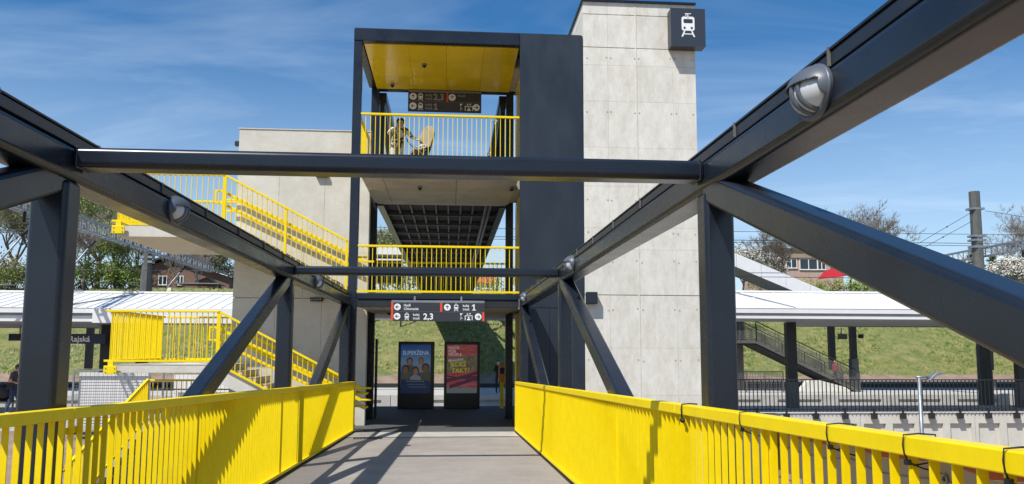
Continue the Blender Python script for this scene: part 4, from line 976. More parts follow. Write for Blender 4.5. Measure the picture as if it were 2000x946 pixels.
for i in range(k): MB().box(-12.07+i*.565+.004, -12.07+(i+1)*.565-.004, 27.14, 27.19, -.48, 1.22).build('white_board', WHITE, en)
MB().box(-12.20, -12.15, 27.04, 28.2, 1.27, 1.315).build('frame_bar', GALV, en); MB().box(-12.20, -9.78, 28.15, 28.2, 1.27, 1.315).build('frame_bar', GALV, en)
MB().box(-12.15, -9.85, 27.0, 27.3, -.76, -.705).build('base', BLACK, en)
for yy in (27.4, 27.9):
    for zz in [i*.14-.5 for i in range(12)]: MB().box(-12.195, -12.185, yy-.24, yy+.24, zz, zz+.012).build('side_wire', GALV, en)
e2 = thing('mesh_enclosure', 'second mesh cage with white boards under the lower landing', 'cage', (-8, 25.5, 0))
mesh_panel(e2, -8.75, -5.4, 25.2, F0-.03, 1.30, px=.12, pz=.6)
for i in range(5): MB().box(-8.55+i*.6+.005, -8.55+(i+1)*.6-.005, 25.6, 25.65, .1, 1.2).build('white_board', WHITE, e2)
MB().box(-8.75, -5.4, 25.18, 25.22, .75, .79).build('dark_bar', DARK, e2)
# name sign
p0 = at(100, 652, 30.5); p1 = at(203, 672, 30.5)
nm = thing('name_sign', 'dark blue station name sign hanging under the left canopy, reading Rajská', 'sign', (p1.x, 30.5, 2))
MB().box(p0.x, p1.x, 30.5, 30.58, p1.z, p0.z).build('board', NAVY, nm, bevel=.01)
q = at(134, 667.5, 30.49); text('Rajská', .29, (q.x, 30.494, q.z+.0), SIGNW, nm, bold=.02, sx=1.02)
for f in (.2, .9): x = p0.x+(p1.x-p0.x)*f; MB().box(x-.02, x+.02, 30.52, 30.56, p0.z, 2.91).build('hanger', GREYM, nm)
p0 = at(17, 652, 34); p1 = at(72, 666, 34)
n2 = thing('platform_sign', 'small dark blue platform sign under the canopy above the man', 'sign', (p0.x, 34, 2)); MB().box(p0.x, p1.x, 34, 34.08, p1.z, p0.z).build('board', NAVY, n2, bevel=.01)
q = at(30, 659, 34); MB().box(q.x, q.x+.35, 33.985, 33.999, q.z-.07, q.z+.07).build('panel', DARK, n2); MB().box(p0.x+.4, p0.x+.44, 34.02, 34.06, p0.z, 2.92).build('hanger', GREYM, n2)
bp = at(4, 770, 29.6)
be = thing('bench', 'dark slatted bench on the left platform behind the man', 'bench', (bp.x-.3, 29.6, -.3))
for k in range(4): MB().box(bp.x-1.4, bp.x+.35, 29.5+k*.11, 29.59+k*.11, .12, .16).build('seat_slat', DARK, be)
for k in range(3): MB().box(bp.x-1.4, bp.x+.35, 29.95, 29.98, .30+k*.13, .40+k*.13).build('back_slat', DARK, be)
for x in (-1.2, -.5, .2): MB().box(bp.x+x-.025, bp.x+x+.025, 29.52, 29.57, -.3, .12).build('leg', GREYM, be); MB().box(bp.x+x-.025, bp.x+x+.025, 29.93, 29.985, -.3, .62).build('leg', GREYM, be)
bg_ = thing('backpack', 'black rucksack on the bench at the left picture edge', 'bag', (bp.x-.1, 29.7, .16))
mb = MB(); mb.ell((bp.x-.0, 29.72, .43), .27, .16, .30, 14, 10); mb.build('bag_body', BLACK, bg_, smooth=True); MB().tube([(bp.x-.05, 29.6, .7), (bp.x, 29.55, .78), (bp.x+.06, 29.6, .7)], .02, 6).build('strap', DARK, bg_, smooth=True)

# ------------------------------------------------------------------ masts, gantries, wires
def mast(px, Y, ztop, label, wdt, flare):
    x = at(px, 600, Y).x; t = thing('catenary_mast', label, 'mast', (x, Y, -1.25), 'grey catenary masts')
    zf, zn = flare
    n = 8
    def ring(r, z): return [(x+r*math.cos(R(22.5+45*k)), Y+r*math.sin(R(22.5+45*k)), z) for k in range(n)]
    rs = [(wdt*.66, -1.25), (wdt*.60, zf), (wdt*.50, zn), (wdt*.48, ztop)]
    mb = MB(); vs_ = []
    for r, z in rs: vs_ += ring(r, z)
    fs = [(i*n+k, i*n+(k+1) % n, (i+1)*n+(k+1) % n, (i+1)*n+k) for i in range(3) for k in range(n)]+[tuple(range(3*n, 4*n))]
    mb.add(vs_, fs); mb.build('shaft', MASTM, t)
    return t, x
def clampring(t, x, Y, z, w_): MB().box(x-w_, x+w_, Y-w_*.7, Y+w_*.7, z-.05, z+.05).build('clamp', GALV, t)
MY = 36.6
m1, x1_ = mast(1916, MY, at(1913, 375, MY).z, 'octagonal grey catenary mast standing up behind the right diagonal', .52, (4.4, 5.6))
m2_, x2_ = mast(283, MY, at(283, 480, MY).z, 'grey catenary mast with flared base rising above the left canopy', .42, (5.1, 5.7))
for z in (at(1913, 409, MY).z, at(1913, 462, MY).z, at(1913, 470, MY).z, at(1913, 483, MY).z): clampring(m1, x1_, MY, z, .34)
for z in (at(283, 490, MY).z, at(283, 503, MY).z, at(283, 512, MY).z): clampring(m2_, x2_, MY, z, .27)
def gantry(x, y0, y1, z, label):
    t = thing('gantry_beam', label, 'gantry', (x, (y0+y1)/2, z), 'galvanised lattice gantry beams'); h = .21; w_ = .14
    for a in (-w_, w_):
        for b_ in (-h, h): MB().box(x+a-.025, x+a+.025, y0, y1, z+b_-.025, z+b_+.025).build('chord', GALV, t)
    n = int((y1-y0)/.42)
    pm = MB().box(-w_, w_, -.02, .02, -.012, .012).mesh('rung', GALV); vm = MB().box(-.015, .015, -.02, .02, -h, h).mesh('upright', GALV); dm_ = MB().bar((0, -.21, -h), (0, .21, h), .02, .03).mesh('brace', GALV)
    for i in range(n+1):
        y = y0+(y1-y0)*i/n
        link('upright', vm, t, (x-w_, y, z)); link('upright', vm, t, (x+w_, y, z)); link('rung', pm, t, (x, y, z-h))
        if i < n and i % 2 == 0: link('brace', dm_, t, (x-w_, y+.21, z)); 
    for f in (.35, .62, .8):
        y = y0+(y1-y0)*f; MB().tube([(x, y, z-h), (x, y, z-h-.35)], .05, 8).build('insulator', BLACK, t, smooth=True)
    return t
gantry(x2_+.45, 15, 44.5, 6.42, 'galvanised lattice beam crossing the tracks in front of the left trees')
gantry(x1_+.42, 22, 41.5, 6.85, 'galvanised lattice beam at the right mast')
def cantil(x, y, z, label, s=1):
    t = thing('catenary_cantilever', label, 'cantilever', (x, y, z), 'catenary cantilevers over the tracks')
    MB().tube([(x, y, z), (x-s*1.7, y-.1, z-2.3)], .035, 8).build('strut', GALV, t, smooth=True)
    MB().tube([(x-s*1.6, y-.1, z-1.9), (x-s*.3, y-.1, z-1.9)], .025, 6).build('registration_arm', GALV, t, smooth=True)
    MB().tube([(x-s*.0, y, z), (x-s*.22, y-.02, z-.30)], .06, 8).build('insulator', BLACK, t, smooth=True)
a_ = at(58, 445, 27); cantil(a_.x, 27, a_.z, 'slanting silver catenary arm left of the near left column')
a_ = at(186, 470, 31); cantil(a_.x, 31, a_.z, 'slanting silver catenary arm right of the near left column')
a_ = at(362, 520, 40); cantil(a_.x, 40, a_.z, 'slanting silver catenary arm in front of the brick house')
def wire(p, q, label, sag=0.0, r=.012):
    p, q = Vector(p), Vector(q); t = thing('overhead_wire', label, 'wire', tuple(p), 'overhead line wires')
    pts = []
    for i in range(13):
        f = i/12; v = p.lerp(q, f); v.z -= sag*4*f*(1-f); pts.append(v)
    MB().tube(pts, r, 5).build('strand', DARK, t, smooth=True); m_ = p.lerp(q, .5); m_.z -= sag; MB().ell(tuple(m_), .04, .04, .04, 6, 4).build('clip', BLACK, t)
for k, (z, y, nm_) in enumerate(((6.95, 34.5, 'upper messenger wire over the near track'), (5.3, 34.5, 'contact wire over the near track'), (7.5, 39.2, 'upper messenger wire over the far track'), (5.75, 39.2, 'contact wire over the far track'), (8.3, 42.6, 'high feeder wire beyond the tracks'))):
    wire((-80, y, z), (80, y, z+(.5 if k == 4 else 0)), nm_, 0, .014)
tp = at(1903, 412, MY)
wire(tp, at(1790, 478, 33), 'upper stay wire running down left from the right mast'); wire(at(1903, 430, MY), at(1775, 500, 34), 'lower stay wire running down left from the right mast')
wire(at(1924, 412, MY), at(2100, 440, MY), 'stay wire running right from the right mast')

# ------------------------------------------------------------------ houses
def glasswin(t, x0, x1, y, z0, z1, mull=True):
    f = MB(); e = .06
    f.box(x0, x1, y-.05, y, z0, z0+e); f.box(x0, x1, y-.05, y, z1-e, z1); f.box(x0, x0+e, y-.05, y, z0+e, z1-e); f.box(x1-e, x1, y-.05, y, z0+e, z1-e)
    if mull: f.box((x0+x1)/2-.04, (x0+x1)/2+.04, y-.048, y-.002, z0+e, z1-e)
    w_ = f.build('window', SIGNW, t); MB().box(x0+e, x1-e, y-.02, y-.012, z0+e, z1-e).build('pane', mat('window_glass', (.03, .04, .05), .12), w_)
    MB().box(x0-.05, x1+.05, y-.12, y, z0-.06, z0-.005).build('sill', CONCP, w_)
def brick(name, c1, c2, mo, sc_=9.0):
    m = bpy.data.materials.new(name); m.use_nodes = True; tt = m.node_tree; b = tt.nodes['Principled BSDF']; b.inputs['Roughness'].default_value = .9
    g = N(tt, 'ShaderNodeNewGeometry'); mp_ = N(tt, 'ShaderNodeMapping'); mp_.inputs['Rotation'].default_value = (R(90), 0, 0); tt.links.new(g.outputs['Position'], mp_.inputs[0])
    k = N(tt, 'ShaderNodeTexBrick'); k.inputs['Scale'].default_value = sc_*.5; k.inputs['Color1'].default_value = (*c1, 1); k.inputs['Color2'].default_value = (*c2, 1); k.inputs['Mortar'].default_value = (*mo, 1); tt.links.new(mp_.outputs[0], k.inputs[0])
    n_ = N(tt, 'ShaderNodeTexNoise'); n_.inputs['Scale'].default_value = 1.1; n_.inputs['Detail'].default_value = 8; tt.links.new(g.outputs['Position'], n_.inputs[0])
    x_ = N(tt, 'ShaderNodeMix', data_type='RGBA', blend_type='MULTIPLY'); x_.inputs[0].default_value = .5; tt.links.new(k.outputs[0], x_.inputs[6]); tt.links.new(n_.outputs[1], x_.inputs[7]); tt.links.new(x_.outputs[2], b.inputs['Base Color']); return m
BRK = brick('brown_brick', (.30, .16, .11), (.24, .13, .09), (.26, .22, .19)); BRK2 = brick('red_brick', (.42, .15, .08), (.36, .13, .07), (.3, .25, .2))
ROOF = mat('dark_roof', (.055, .05, .048), .7, var=.2, scale=4)
HY = 75
hA = at(250, 570, HY).x; hB = at(447, 570, HY).x; hm = at(332, 503, HY); zE = at(450, 541, HY).z; zW = at(245, 535, HY).z
h1 = thing('brick_house', 'brown brick house with dark gable roof above the left canopy', 'house', ((hA+hB)/2, HY+4, 6.5))
MB().prism([(hA, 6.3), (hB, 6.3), (hB, zE), (hm.x, hm.z-.1), (hA, zW)], 'y', HY, HY+8).build('wall', BRK, h1)
for (a, c) in (((hA-.6, zW-.12), (hm.x+.05, hm.z+.12)), ((hm.x-.05, hm.z+.12), (hB+.5, zE-.1))):
    MB().prism([(a[0], a[1]), (c[0], c[1]), (c[0], c[1]+.2), (a[0], a[1]+.2)], 'y', HY-.5, HY+8.4).build('roof', ROOF, h1)
for (a, c) in ((309, 327), (345, 359), (253, 270)):
    p, q = at(a, 557, HY), at(c, 539, HY); glasswin(h1, p.x, q.x, HY, p.z, q.z)
MB().box(hm.x+1.5, hm.x+2.1, HY+3, HY+3.6, hm.z-1.2, hm.z+.7).build('chimney', BRK2, h1)
h1b = thing('red_shed', 'small red brick shed beside the brown house', 'shed', (at(405, 565, 74).x, 74, 6.9)); a, c = at(386, 567, 73.5), at(418, 545, 73.5)
MB().prism([(a.x, 6.8), (c.x, 6.8), (c.x, c.z-.5), (a.x+.9, c.z), (a.x, c.z-.3)], 'y', 73.2, 74.9).build('wall', BRK2, h1b); MB().prism([(a.x-.1, c.z-.32), (a.x+.9, c.z+.03), (c.x+.15, c.z-.5), (c.x+.15, c.z-.42), (a.x+.9, c.z+.12), (a.x-.1, c.z-.22)][::-1], 'y', 73.0, 74.95).build('roof', ROOF, h1b)
h1c = thing('carport', 'low grey carport roof in front of the brown house', 'carport', (at(390, 566, 71).x, 71, 7)); a, c = at(352, 566, 71), at(436, 566, 71)
MB().box(a.x, c.x, 69.5, 72, 7.55, 7.63).build('roof', GREYM, h1c)
for x in (a.x+.1, (a.x+c.x)/2, c.x-.1): MB().box(x-.05, x+.05, 69.6, 69.7, 6.9, 7.55).build('post', BARK, h1c)
sgn_ = at(328, 568, 62); ws = thing('warning_sign', 'small white and yellow warning board above the left canopy ridge', 'sign', (sgn_.x, 66, 6.3)); s0, s1 = at(325, 572, 66), at(334, 562, 66)
MB().box(s0.x, s1.x, 66, 66.03, s0.z-.2, s1.z).build('board', SIGNW, ws); MB().box(s0.x, s1.x-.02, 65.985, 65.999, s0.z-.2, (s0.z+s1.z)/2).build('yellow_field', YEL, ws); MB().box((s0.x+s1.x)/2-.03, (s0.x+s1.x)/2+.03, 66.03, 66.09, 5.8, s0.z).build('post', GALV, ws)
# pink house at right
h2 = thing('pink_house', 'weathered pink house with wide window above the right canopy', 'house', (at(1565, 530, 82).x, 84, 7)); HY = 82
a, c = at(1497, 545, HY), at(1645, 489, HY)
PINK = mat('pink_render', (.52, .36, .30), .9, c2=(.42, .30, .25), scale=2.2, stretch=(3, 1, .6))
MB().box(a.x, c.x, HY, HY+7, 6.8, c.z-.9).build('wall', PINK, h2); MB().box(a.x-.1, c.x+.1, HY-.15, HY+7, c.z-.9, c.z).build('parapet', mat('tan_boards', (.33, .25, .17), .9, var=.2, scale=5, stretch=(4, 1, 1)), h2); MB().box(a.x-.3, c.x+.3, HY-.4, HY+7.2, c.z+.0, c.z+.1).build('roof', ROOF, h2)
for (u, v, s0, s1) in ((1562, 1596, 506, 527), (1597, 1612, 506, 527), (1535, 1556, 506, 524), (1622, 1638, 512, 522)):
    p, q = at(u, s1, HY), at(v, s0, HY); glasswin(h2, p.x, q.x, HY, p.z, q.z, True)
h3 = thing('white_annex', 'white strip of house wall left of the pink house', 'house', (at(1509, 530, 81).x, 81, 7)); p, q = at(1504, 540, 80.5), at(1514, 491, 80.5); MB().box(p.x, q.x, 80.5, 81.8, 6.9, q.z).build('wall', WHITE, h3); MB().box(p.x-.1, q.x+.1, 80.4, 81.85, q.z, q.z+.1).build('roof', ROOF, h3)
h4 = thing('garden_house', 'low garden house with flat roof at the right picture edge', 'house', (at(1980, 560, 78).x, 78, 7)); p, q = at(1952, 575, 78), at(2060, 546, 78)
MB().box(p.x, q.x, 78, 82, 6.8, q.z).build('wall', mat('tan_render', (.42, .34, .24), .9, var=.15, scale=2), h4); MB().box(p.x-.5, q.x+.4, 77.3, 82.3, q.z, q.z+.22).build('roof', ROOF, h4); w0, w1 = at(1964, 565, 78), at(1976, 552, 78); glasswin(h4, w0.x, w1.x, 78, w0.z, w1.z)
# red house beyond, seen through the middle floor
h5 = thing('red_roof_house', 'little white house with red roof seen through the middle floor at right', 'house', (at(950, 560, 90).x, 90, 7)); p, q = at(936, 572, 90), at(962, 538, 90)
MB().box(p.x, q.x, 90, 94, 6.5, (p.z+q.z)/2+.1).build('wall', WHITE, h5); MB().prism([(90-.3, (p.z+q.z)/2+.08), (94.3, (p.z+q.z)/2+.08), (92, q.z+.4)], 'x', p.x-.3, q.x+.3).build('roof', mat('red_tile', (.42, .09, .05), .8, var=.2, scale=9), h5)
w0 = at(945, 564, 90); glasswin(h5, w0.x, w0.x+.6, 90, w0.z, w0.z+.6)
# red shade canopy
um = thing('garden_parasol', 'red cantilever garden parasol in front of the pink house', 'parasol', tuple(at(1650, 545, 68)))
P = lambda x, y, Y=68: at(x, y, Y)
c0 = P(1636, 521, 69); rim = [P(1597, 545, 68), P(1624, 541, 67), P(1652, 538, 67), P(1673, 531, 68.6), P(1668, 524, 70.5), P(1640, 524, 71.5), P(1610, 530, 70.5)]
mb = MB(); mb.v = [tuple(c0)]+[tuple(p) for p in rim]+[tuple(c0-Vector((0, 0, .06)))]+[tuple(p-Vector((0, 0, .06))) for p in rim]; k = len(rim)
mb.f = [(0, 1+i, 1+(i+1) % k) for i in range(k)]+[(k+1, k+2+(i+1) % k, k+2+i) for i in range(k)]+[(1+i, k+2+i, k+2+(i+1) % k, 1+(i+1) % k) for i in range(k)]; mb.mi = [0]*len(mb.f)
mb.build('canopy', mat('red_cloth', (.40, .008, .016), .7), um)
MB().tube([P(1661, 572, 68.4), P(1661, 548, 68.4), P(1668, 538, 68.8), P(1680, 533, 69), ], .09, 8).build('pole', mat('orange_wood', (.50, .26, .10), .7), um, smooth=True)
MB().tube([P(1680, 533, 69), P(1654, 527, 69), P(1638, 522, 69)], .07, 8).build('arm', MT['orange_wood'], um, smooth=True)

# ------------------------------------------------------------------ vegetation
def grow(mb, tips, p, d, L_, r, depth, rnd, spread, up_=.15):
    n = 3 if depth > 1 else 2; pts = [p]; rs = [r]; q = p; dd = d
    for i in range(n):
        dd = (dd+Vector((rnd.uniform(-1, 1), rnd.uniform(-1, 1), rnd.uniform(-.6, .9)+up_))*.16).normalized(); q = q+dd*L_/n; pts.append(q); rs.append(r*(1-.45*(i+1)/n))
    mb.tube(pts, rs, 6 if depth > 2 else 4 if depth > 1 else 3, cap=False)
    if depth <= 1: tips.append((q, dd)); tips.append((pts[-2], dd))
    if depth == 0: return
    k = rnd.choice((3, 4)) if depth > 1 else 3
    for i in range(k):
        a = rnd.uniform(0, 6.28); v = Vector((math.cos(a), math.sin(a), 0)); s_ = spread*rnd.uniform(.6, 1.1)
        nd = (dd*(1-s_*.5)+v*s_+Vector((0, 0, up_))).normalized()
        grow(mb, tips, pts[rnd.choice((1, 2, 2)) if n > 2 and i else -1], nd, L_*rnd.uniform(.6, .82), rs[-1]*rnd.uniform(.6, .8), depth-1, rnd, spread, up_)
def leaves(mb, c, rad, n, s, rnd, flat=1.0):
    for _ in range(n):
        u = Vector((rnd.gauss(0, 1), rnd.gauss(0, 1), rnd.gauss(0, 1)*flat)); p = c+u*rad*.5
        a = Vector((rnd.uniform(-1, 1), rnd.uniform(-1, 1), rnd.uniform(-1, 1))).normalized(); b_ = a.orthogonal().normalized(); a *= s*rnd.uniform(.6, 1.3); b_ *= s*rnd.uniform(.35, .7)
        mb.add([p-a, p+b_, p+a, p-b_], [(0, 1, 2, 3)])
def tree(name, label, px, Y, h, depth=4, spread=.75, lm=None, dens=8, ls=.10, lr=.7, seed=1, trunk=.28, group='trees on the embankment', z0=None, cat='tree', bm_=None, r0=None, up_=.15):
    rnd = random.Random(seed); x = at(px, 560, Y).x; z = prof(Y, x)-.1 if z0 is None else z0
    t = thing(name, label, cat, (x, Y, z), group); mb = MB(); tips = []
    th_ = h*trunk; r = r0 or h*.018
    MB().tube([(x, Y, z), (x+rnd.uniform(-.1, .1), Y, z+th_*.5), (x+rnd.uniform(-.15, .15), Y, z+th_)], [r*1.4, r*1.1, r], 8).build('trunk', bm_ or BARK, t, smooth=True)
    top = Vector((x, Y, z+th_*.96))
    for i in range(4):
        a = i*1.57+rnd.uniform(-.4, .4); v = Vector((math.cos(a)*spread*.8, math.sin(a)*spread*.8, 1)).normalized()
        grow(mb, tips, top, v, h*.30, r*.75, depth-1, rnd, spread, up_)
    mb.build('limbs', bm_ or BARK, t)
    tw_ = MB()
    for p, d_ in tips:
        for _ in range(5):
            v = (d_+Vector((rnd.uniform(-1, 1), rnd.uniform(-1, 1), rnd.uniform(-.5, .9)))*.8).normalized()*h*rnd.uniform(.03, .075); n_ = v.cross(Vector((0, 1, 0))).normalized()*.013
            tw_.add([p-n_, p+n_, p+v+n_*.3, p+v-n_*.3], [(0, 1, 2, 3)])
    stuff(tw_.build('twigs', BARKL, t, fix=False))
    if lm:
        lb = MB()
        for p, d_ in tips: leaves(lb, p, lr*h*.08, dens, ls, rnd)
        stuff(lb.build('crown', lm, t, fix=False))
    return t
def bush(label, px, Y, w_, h, lm, n=1500, ls=.12, seed=1, group='bushes on the embankment', z0=None, dpt=2.5, name='bush'):
    rnd = random.Random(seed); x = at(px, 560, Y).x; z = prof(Y, x)-.15 if z0 is None else z0
    t = thing(name, label, 'bush', (x, Y, z), group)
    mb = MB()
    for i in range(9):
        a = rnd.uniform(-1, 1)*w_*.4; mb.tube([(x+a*.3, Y+rnd.uniform(-.2, .2), z), (x+a, Y+rnd.uniform(-.5, .5), z+h*rnd.uniform(.5, .85))], [.05, .02], 5)
    mb.build('stems', BARK, t)
    lb = MB(); cl = []
    for i in range(int(10+w_*4)): cl.append((Vector((x+rnd.uniform(-.5, .5)*w_, Y+rnd.uniform(-.4, .4)*dpt, z+h*rnd.uniform(.2, .82)*(1-.25*rnd.random()))), rnd.uniform(.4, .85)*min(1.2, h*.36)))
    for c, r in cl: leaves(lb, c, r, int(n/len(cl)), ls, rnd)
    stuff(lb.build('foliage', lm, t, fix=False)); return t
T = tree
T('bare_tree', 'tall bare tree with pale buds at the left picture edge', 25, 70, 8.5, 5, .8, LF_SPR, 2, .075, 1, 11)
T('bare_tree', 'bare twiggy tree just left of the near left column', 75, 74, 9.0, 5, .75, None, seed=12, bm_=BARKL)
T('spring_tree', 'fresh green tree rising right of the near left column', 190, 74, 10.4, 5, .65, LF_SPR, 9, .085, 1.1, 13)
T('spring_tree', 'small fresh green tree between the left column and the mast', 225, 69, 5.6, 5, .7, LF_SPR, 8, .075, 1.2, 33)
T('bare_tree', 'dark branched bare tree in front of the spring green tree', 165, 68, 6.6, 5, .8, None, seed=14)
T('bare_tree', 'bare tree behind the left mast', 265, 80, 8.0, 5, .8, LF_SPR, 2, .07, 1, 15, bm_=BARKL)
T('bare_tree', 'sparse leafed tree left of the stair wall behind the house', 400, 84, 6.0, 5, .8, LF_BRN, 7, .09, 1.1, 16)
T('bare_tree', 'thin bare tree in front of the right half of the brown house', 385, 72, 3.8, 4, .6, None, seed=17, bm_=BARKL)
T('bare_tree', 'thin pale birch like tree in front of the brown house', 345, 71, 3.6, 4, .5, None, seed=18, bm_=BARKL)
T('bare_tree', 'bare tree far left behind the lattice beam', -70, 72, 9.0, 5, .8, LF_SPR, 2, .08, 1, 19)
bush('green bush to the left of the near left column above the canopy', 35, 68, 7, 3.4, LF_BUSH, 2600, .10, 1)
bush('bright green bush between the near left column and the house', 185, 68.5, 6.5, 3.6, LF_BUSH, 3600, .10, 2)
bush('olive bush at the left foot of the brown house', 232, 70, 3, 2.6, LF_BUSH, 1400, .10, 3)
bush('dark ivy mass between the brown house and the stair wall', 430, 80, 8.5, 4.8, LF_DRK, 4200, .11, 4)
bush('brown undergrowth at the left picture edge', -40, 68, 8, 3.2, LF_BRN, 2500, .11, 5)
bush('dark hedge behind the bushes at far left', 110, 78, 12, 4.0, LF_DRK, 4200, .12, 6)
T('blossom_tree', 'white blossoming tree beside the near right column', 1452, 74, 5.2, 5, .8, LF_BLO, 5, .085, 1.2, 21)
T('blossom_tree', 'smaller white blossoming tree left of the pink house', 1488, 77, 4.6, 5, .8, LF_BLO, 4, .08, 1.2, 22)
T('bare_tree', 'dark bare tree in front of the pink house', 1523, 72, 6.6, 5, .75, None, seed=23)
T('bare_tree', 'bare tree showing over the top of the right diagonal', 1690, 80, 9.8, 5, .7, None, seed=24)
T('bare_tree', 'bare tree at the right picture edge', 2010, 76, 9.2, 5, .75, None, seed=25, bm_=BARKL)
T('blossom_tree', 'white blossoming tree right of the mast', 1972, 72, 4.2, 5, .85, LF_BLO, 6, .09, 1.2, 26)
T('blossom_tree', 'white blossoming tree left of the mast behind the diagonal', 1862, 78, 4.6, 5, .85, LF_BLO, 5, .09, 1.2, 27)
def spruce(label, px, Y, h, seed):
    rnd = random.Random(seed); x = at(px, 560, Y).x; z = prof(Y, x)-.1; t = thing('spruce_tree', label, 'tree', (x, Y, z), 'trees on the embankment')
    MB().tube([(x, Y, z), (x, Y, z+h)], [.12, .02], 7).build('trunk', BARK, t); lb = MB(); br_ = MB()
    for i in range(26):
        f = .12+.86*i/26
        for k in range(6):
            a = rnd.uniform(0, 6.28); L_ = (1-f)*h*.36*rnd.uniform(.7, 1.25)+.12; p = Vector((x, Y, z+h*f)); q = p+Vector((math.cos(a)*L_, math.sin(a)*L_, rnd.uniform(-.1, .18)*L_)); br_.tube([p, q], [.02, .006], 3, cap=False)
            for j in range(4): leaves(lb, p.lerp(q, .25+.25*j), .22, 5, .11, rnd, .4)
    br_.build('limbs', BARK, t); stuff(lb.build('crown', LF_DRK, t, fix=False))
spruce('dark spruce directly behind the right catenary mast', 1905, 76, 5.6, 31)
spruce('second dark spruce right of the right mast', 1942, 80, 5.3, 32)
for i, (px, w_, lm, l) in enumerate(((1590, 7, LF_BUSH, 'green hedge under the red parasol at its left'), (1655, 6, LF_BUSH, 'green hedge behind the parasol pole'), (1535, 6, LF_BRN, 'brown shrub below the dark bare tree'), (1705, 4, LF_BUSH, 'green hedge meeting the right diagonal'), (1930, 7, LF_BRN, 'brown shrub below the right mast'), (760, 8, LF_BUSH, 'green bush seen through the middle floor at left'), (800, 6, LF_BRN, 'brown bush seen through the middle floor beside the footbridge underside'), (965, 7, LF_BUSH, 'green bush seen through the middle floor at right'), (1850, 8, LF_BRN, 'brown shrubs hidden partly by the right diagonal'))):
    bush(l, px, 69.5 if px < 1500 else 67.5, w_, 2.1 if px > 1500 else 3.0, lm, 2300, .09, 40+i)
bush('yellow forsythia bush at the right end of the hedge', 1698, 66.6, 1.8, 1.2, leafmat('leaf_yellow', (.45, .36, .02), (.62, .52, .04)), 700, .06, 60)
T('bare_tree', 'bare tree seen through the middle floor at left', 745, 74, 6.5, 5, .8, LF_SPR, 4, .08, 1, 28)
T('bare_tree', 'white flowering tree seen through the middle floor', 775, 71, 2.6, 4, .8, LF_BLO, 4, .06, 1, 29)
wf = thing('white_shelter', 'white flat roof shelter seen left through the middle floor', 'shelter', (-5, 56, 6)); p, q = at(700, 497, 60), at(793, 483, 60)
MB().box(p.x, q.x, 60, 64, p.z+.02, q.z).build('roof', WHITE, wf); MB().box(p.x, q.x-.2, 60.1, 60.2, p.z-.42, p.z-.30).build('beam', WHITE, wf); MB().box(p.x+.3, q.x-.4, 62, 63.5, p.z-1.9, p.z-.02).build('back_wall', DARK, wf)
for x in (p.x+.2, q.x-.3): MB().box(x-.06, x+.06, 60.1, 60.22, 3.0, p.z+.0).build('post', DARK, wf)

# ------------------------------------------------------------------ people
def skinmesh(nodes, edges, root=0, sub=1):
    me = bpy.data.meshes.new('s'); me.from_pydata([n[:3] for n in nodes], edges, []); o = bpy.data.objects.new('s', me); col.objects.link(o)
    md = o.modifiers.new('skin', 'SKIN'); md.use_smooth_shade = True
    lay = me.skin_vertices[0].data if me.skin_vertices else None
    if lay is None:
        bm = bmesh.new(); bm.from_mesh(me); bm.verts.layers.skin.verify(); bm.to_mesh(me); bm.free(); lay = me.skin_vertices[0].data
    for i, n in enumerate(nodes):
        r = n[3]; lay[i].radius = (r, n[4] if len(n) > 4 else r); lay[i].use_root = (i == root)
    s = o.modifiers.new('sub', 'SUBSURF'); s.levels = sub; s.render_levels = sub
    bpy.context.view_layer.update(); m2 = bpy.data.meshes.new_from_object(o.evaluated_get(bpy.context.evaluated_depsgraph_get())); bpy.data.objects.remove(o); return m2
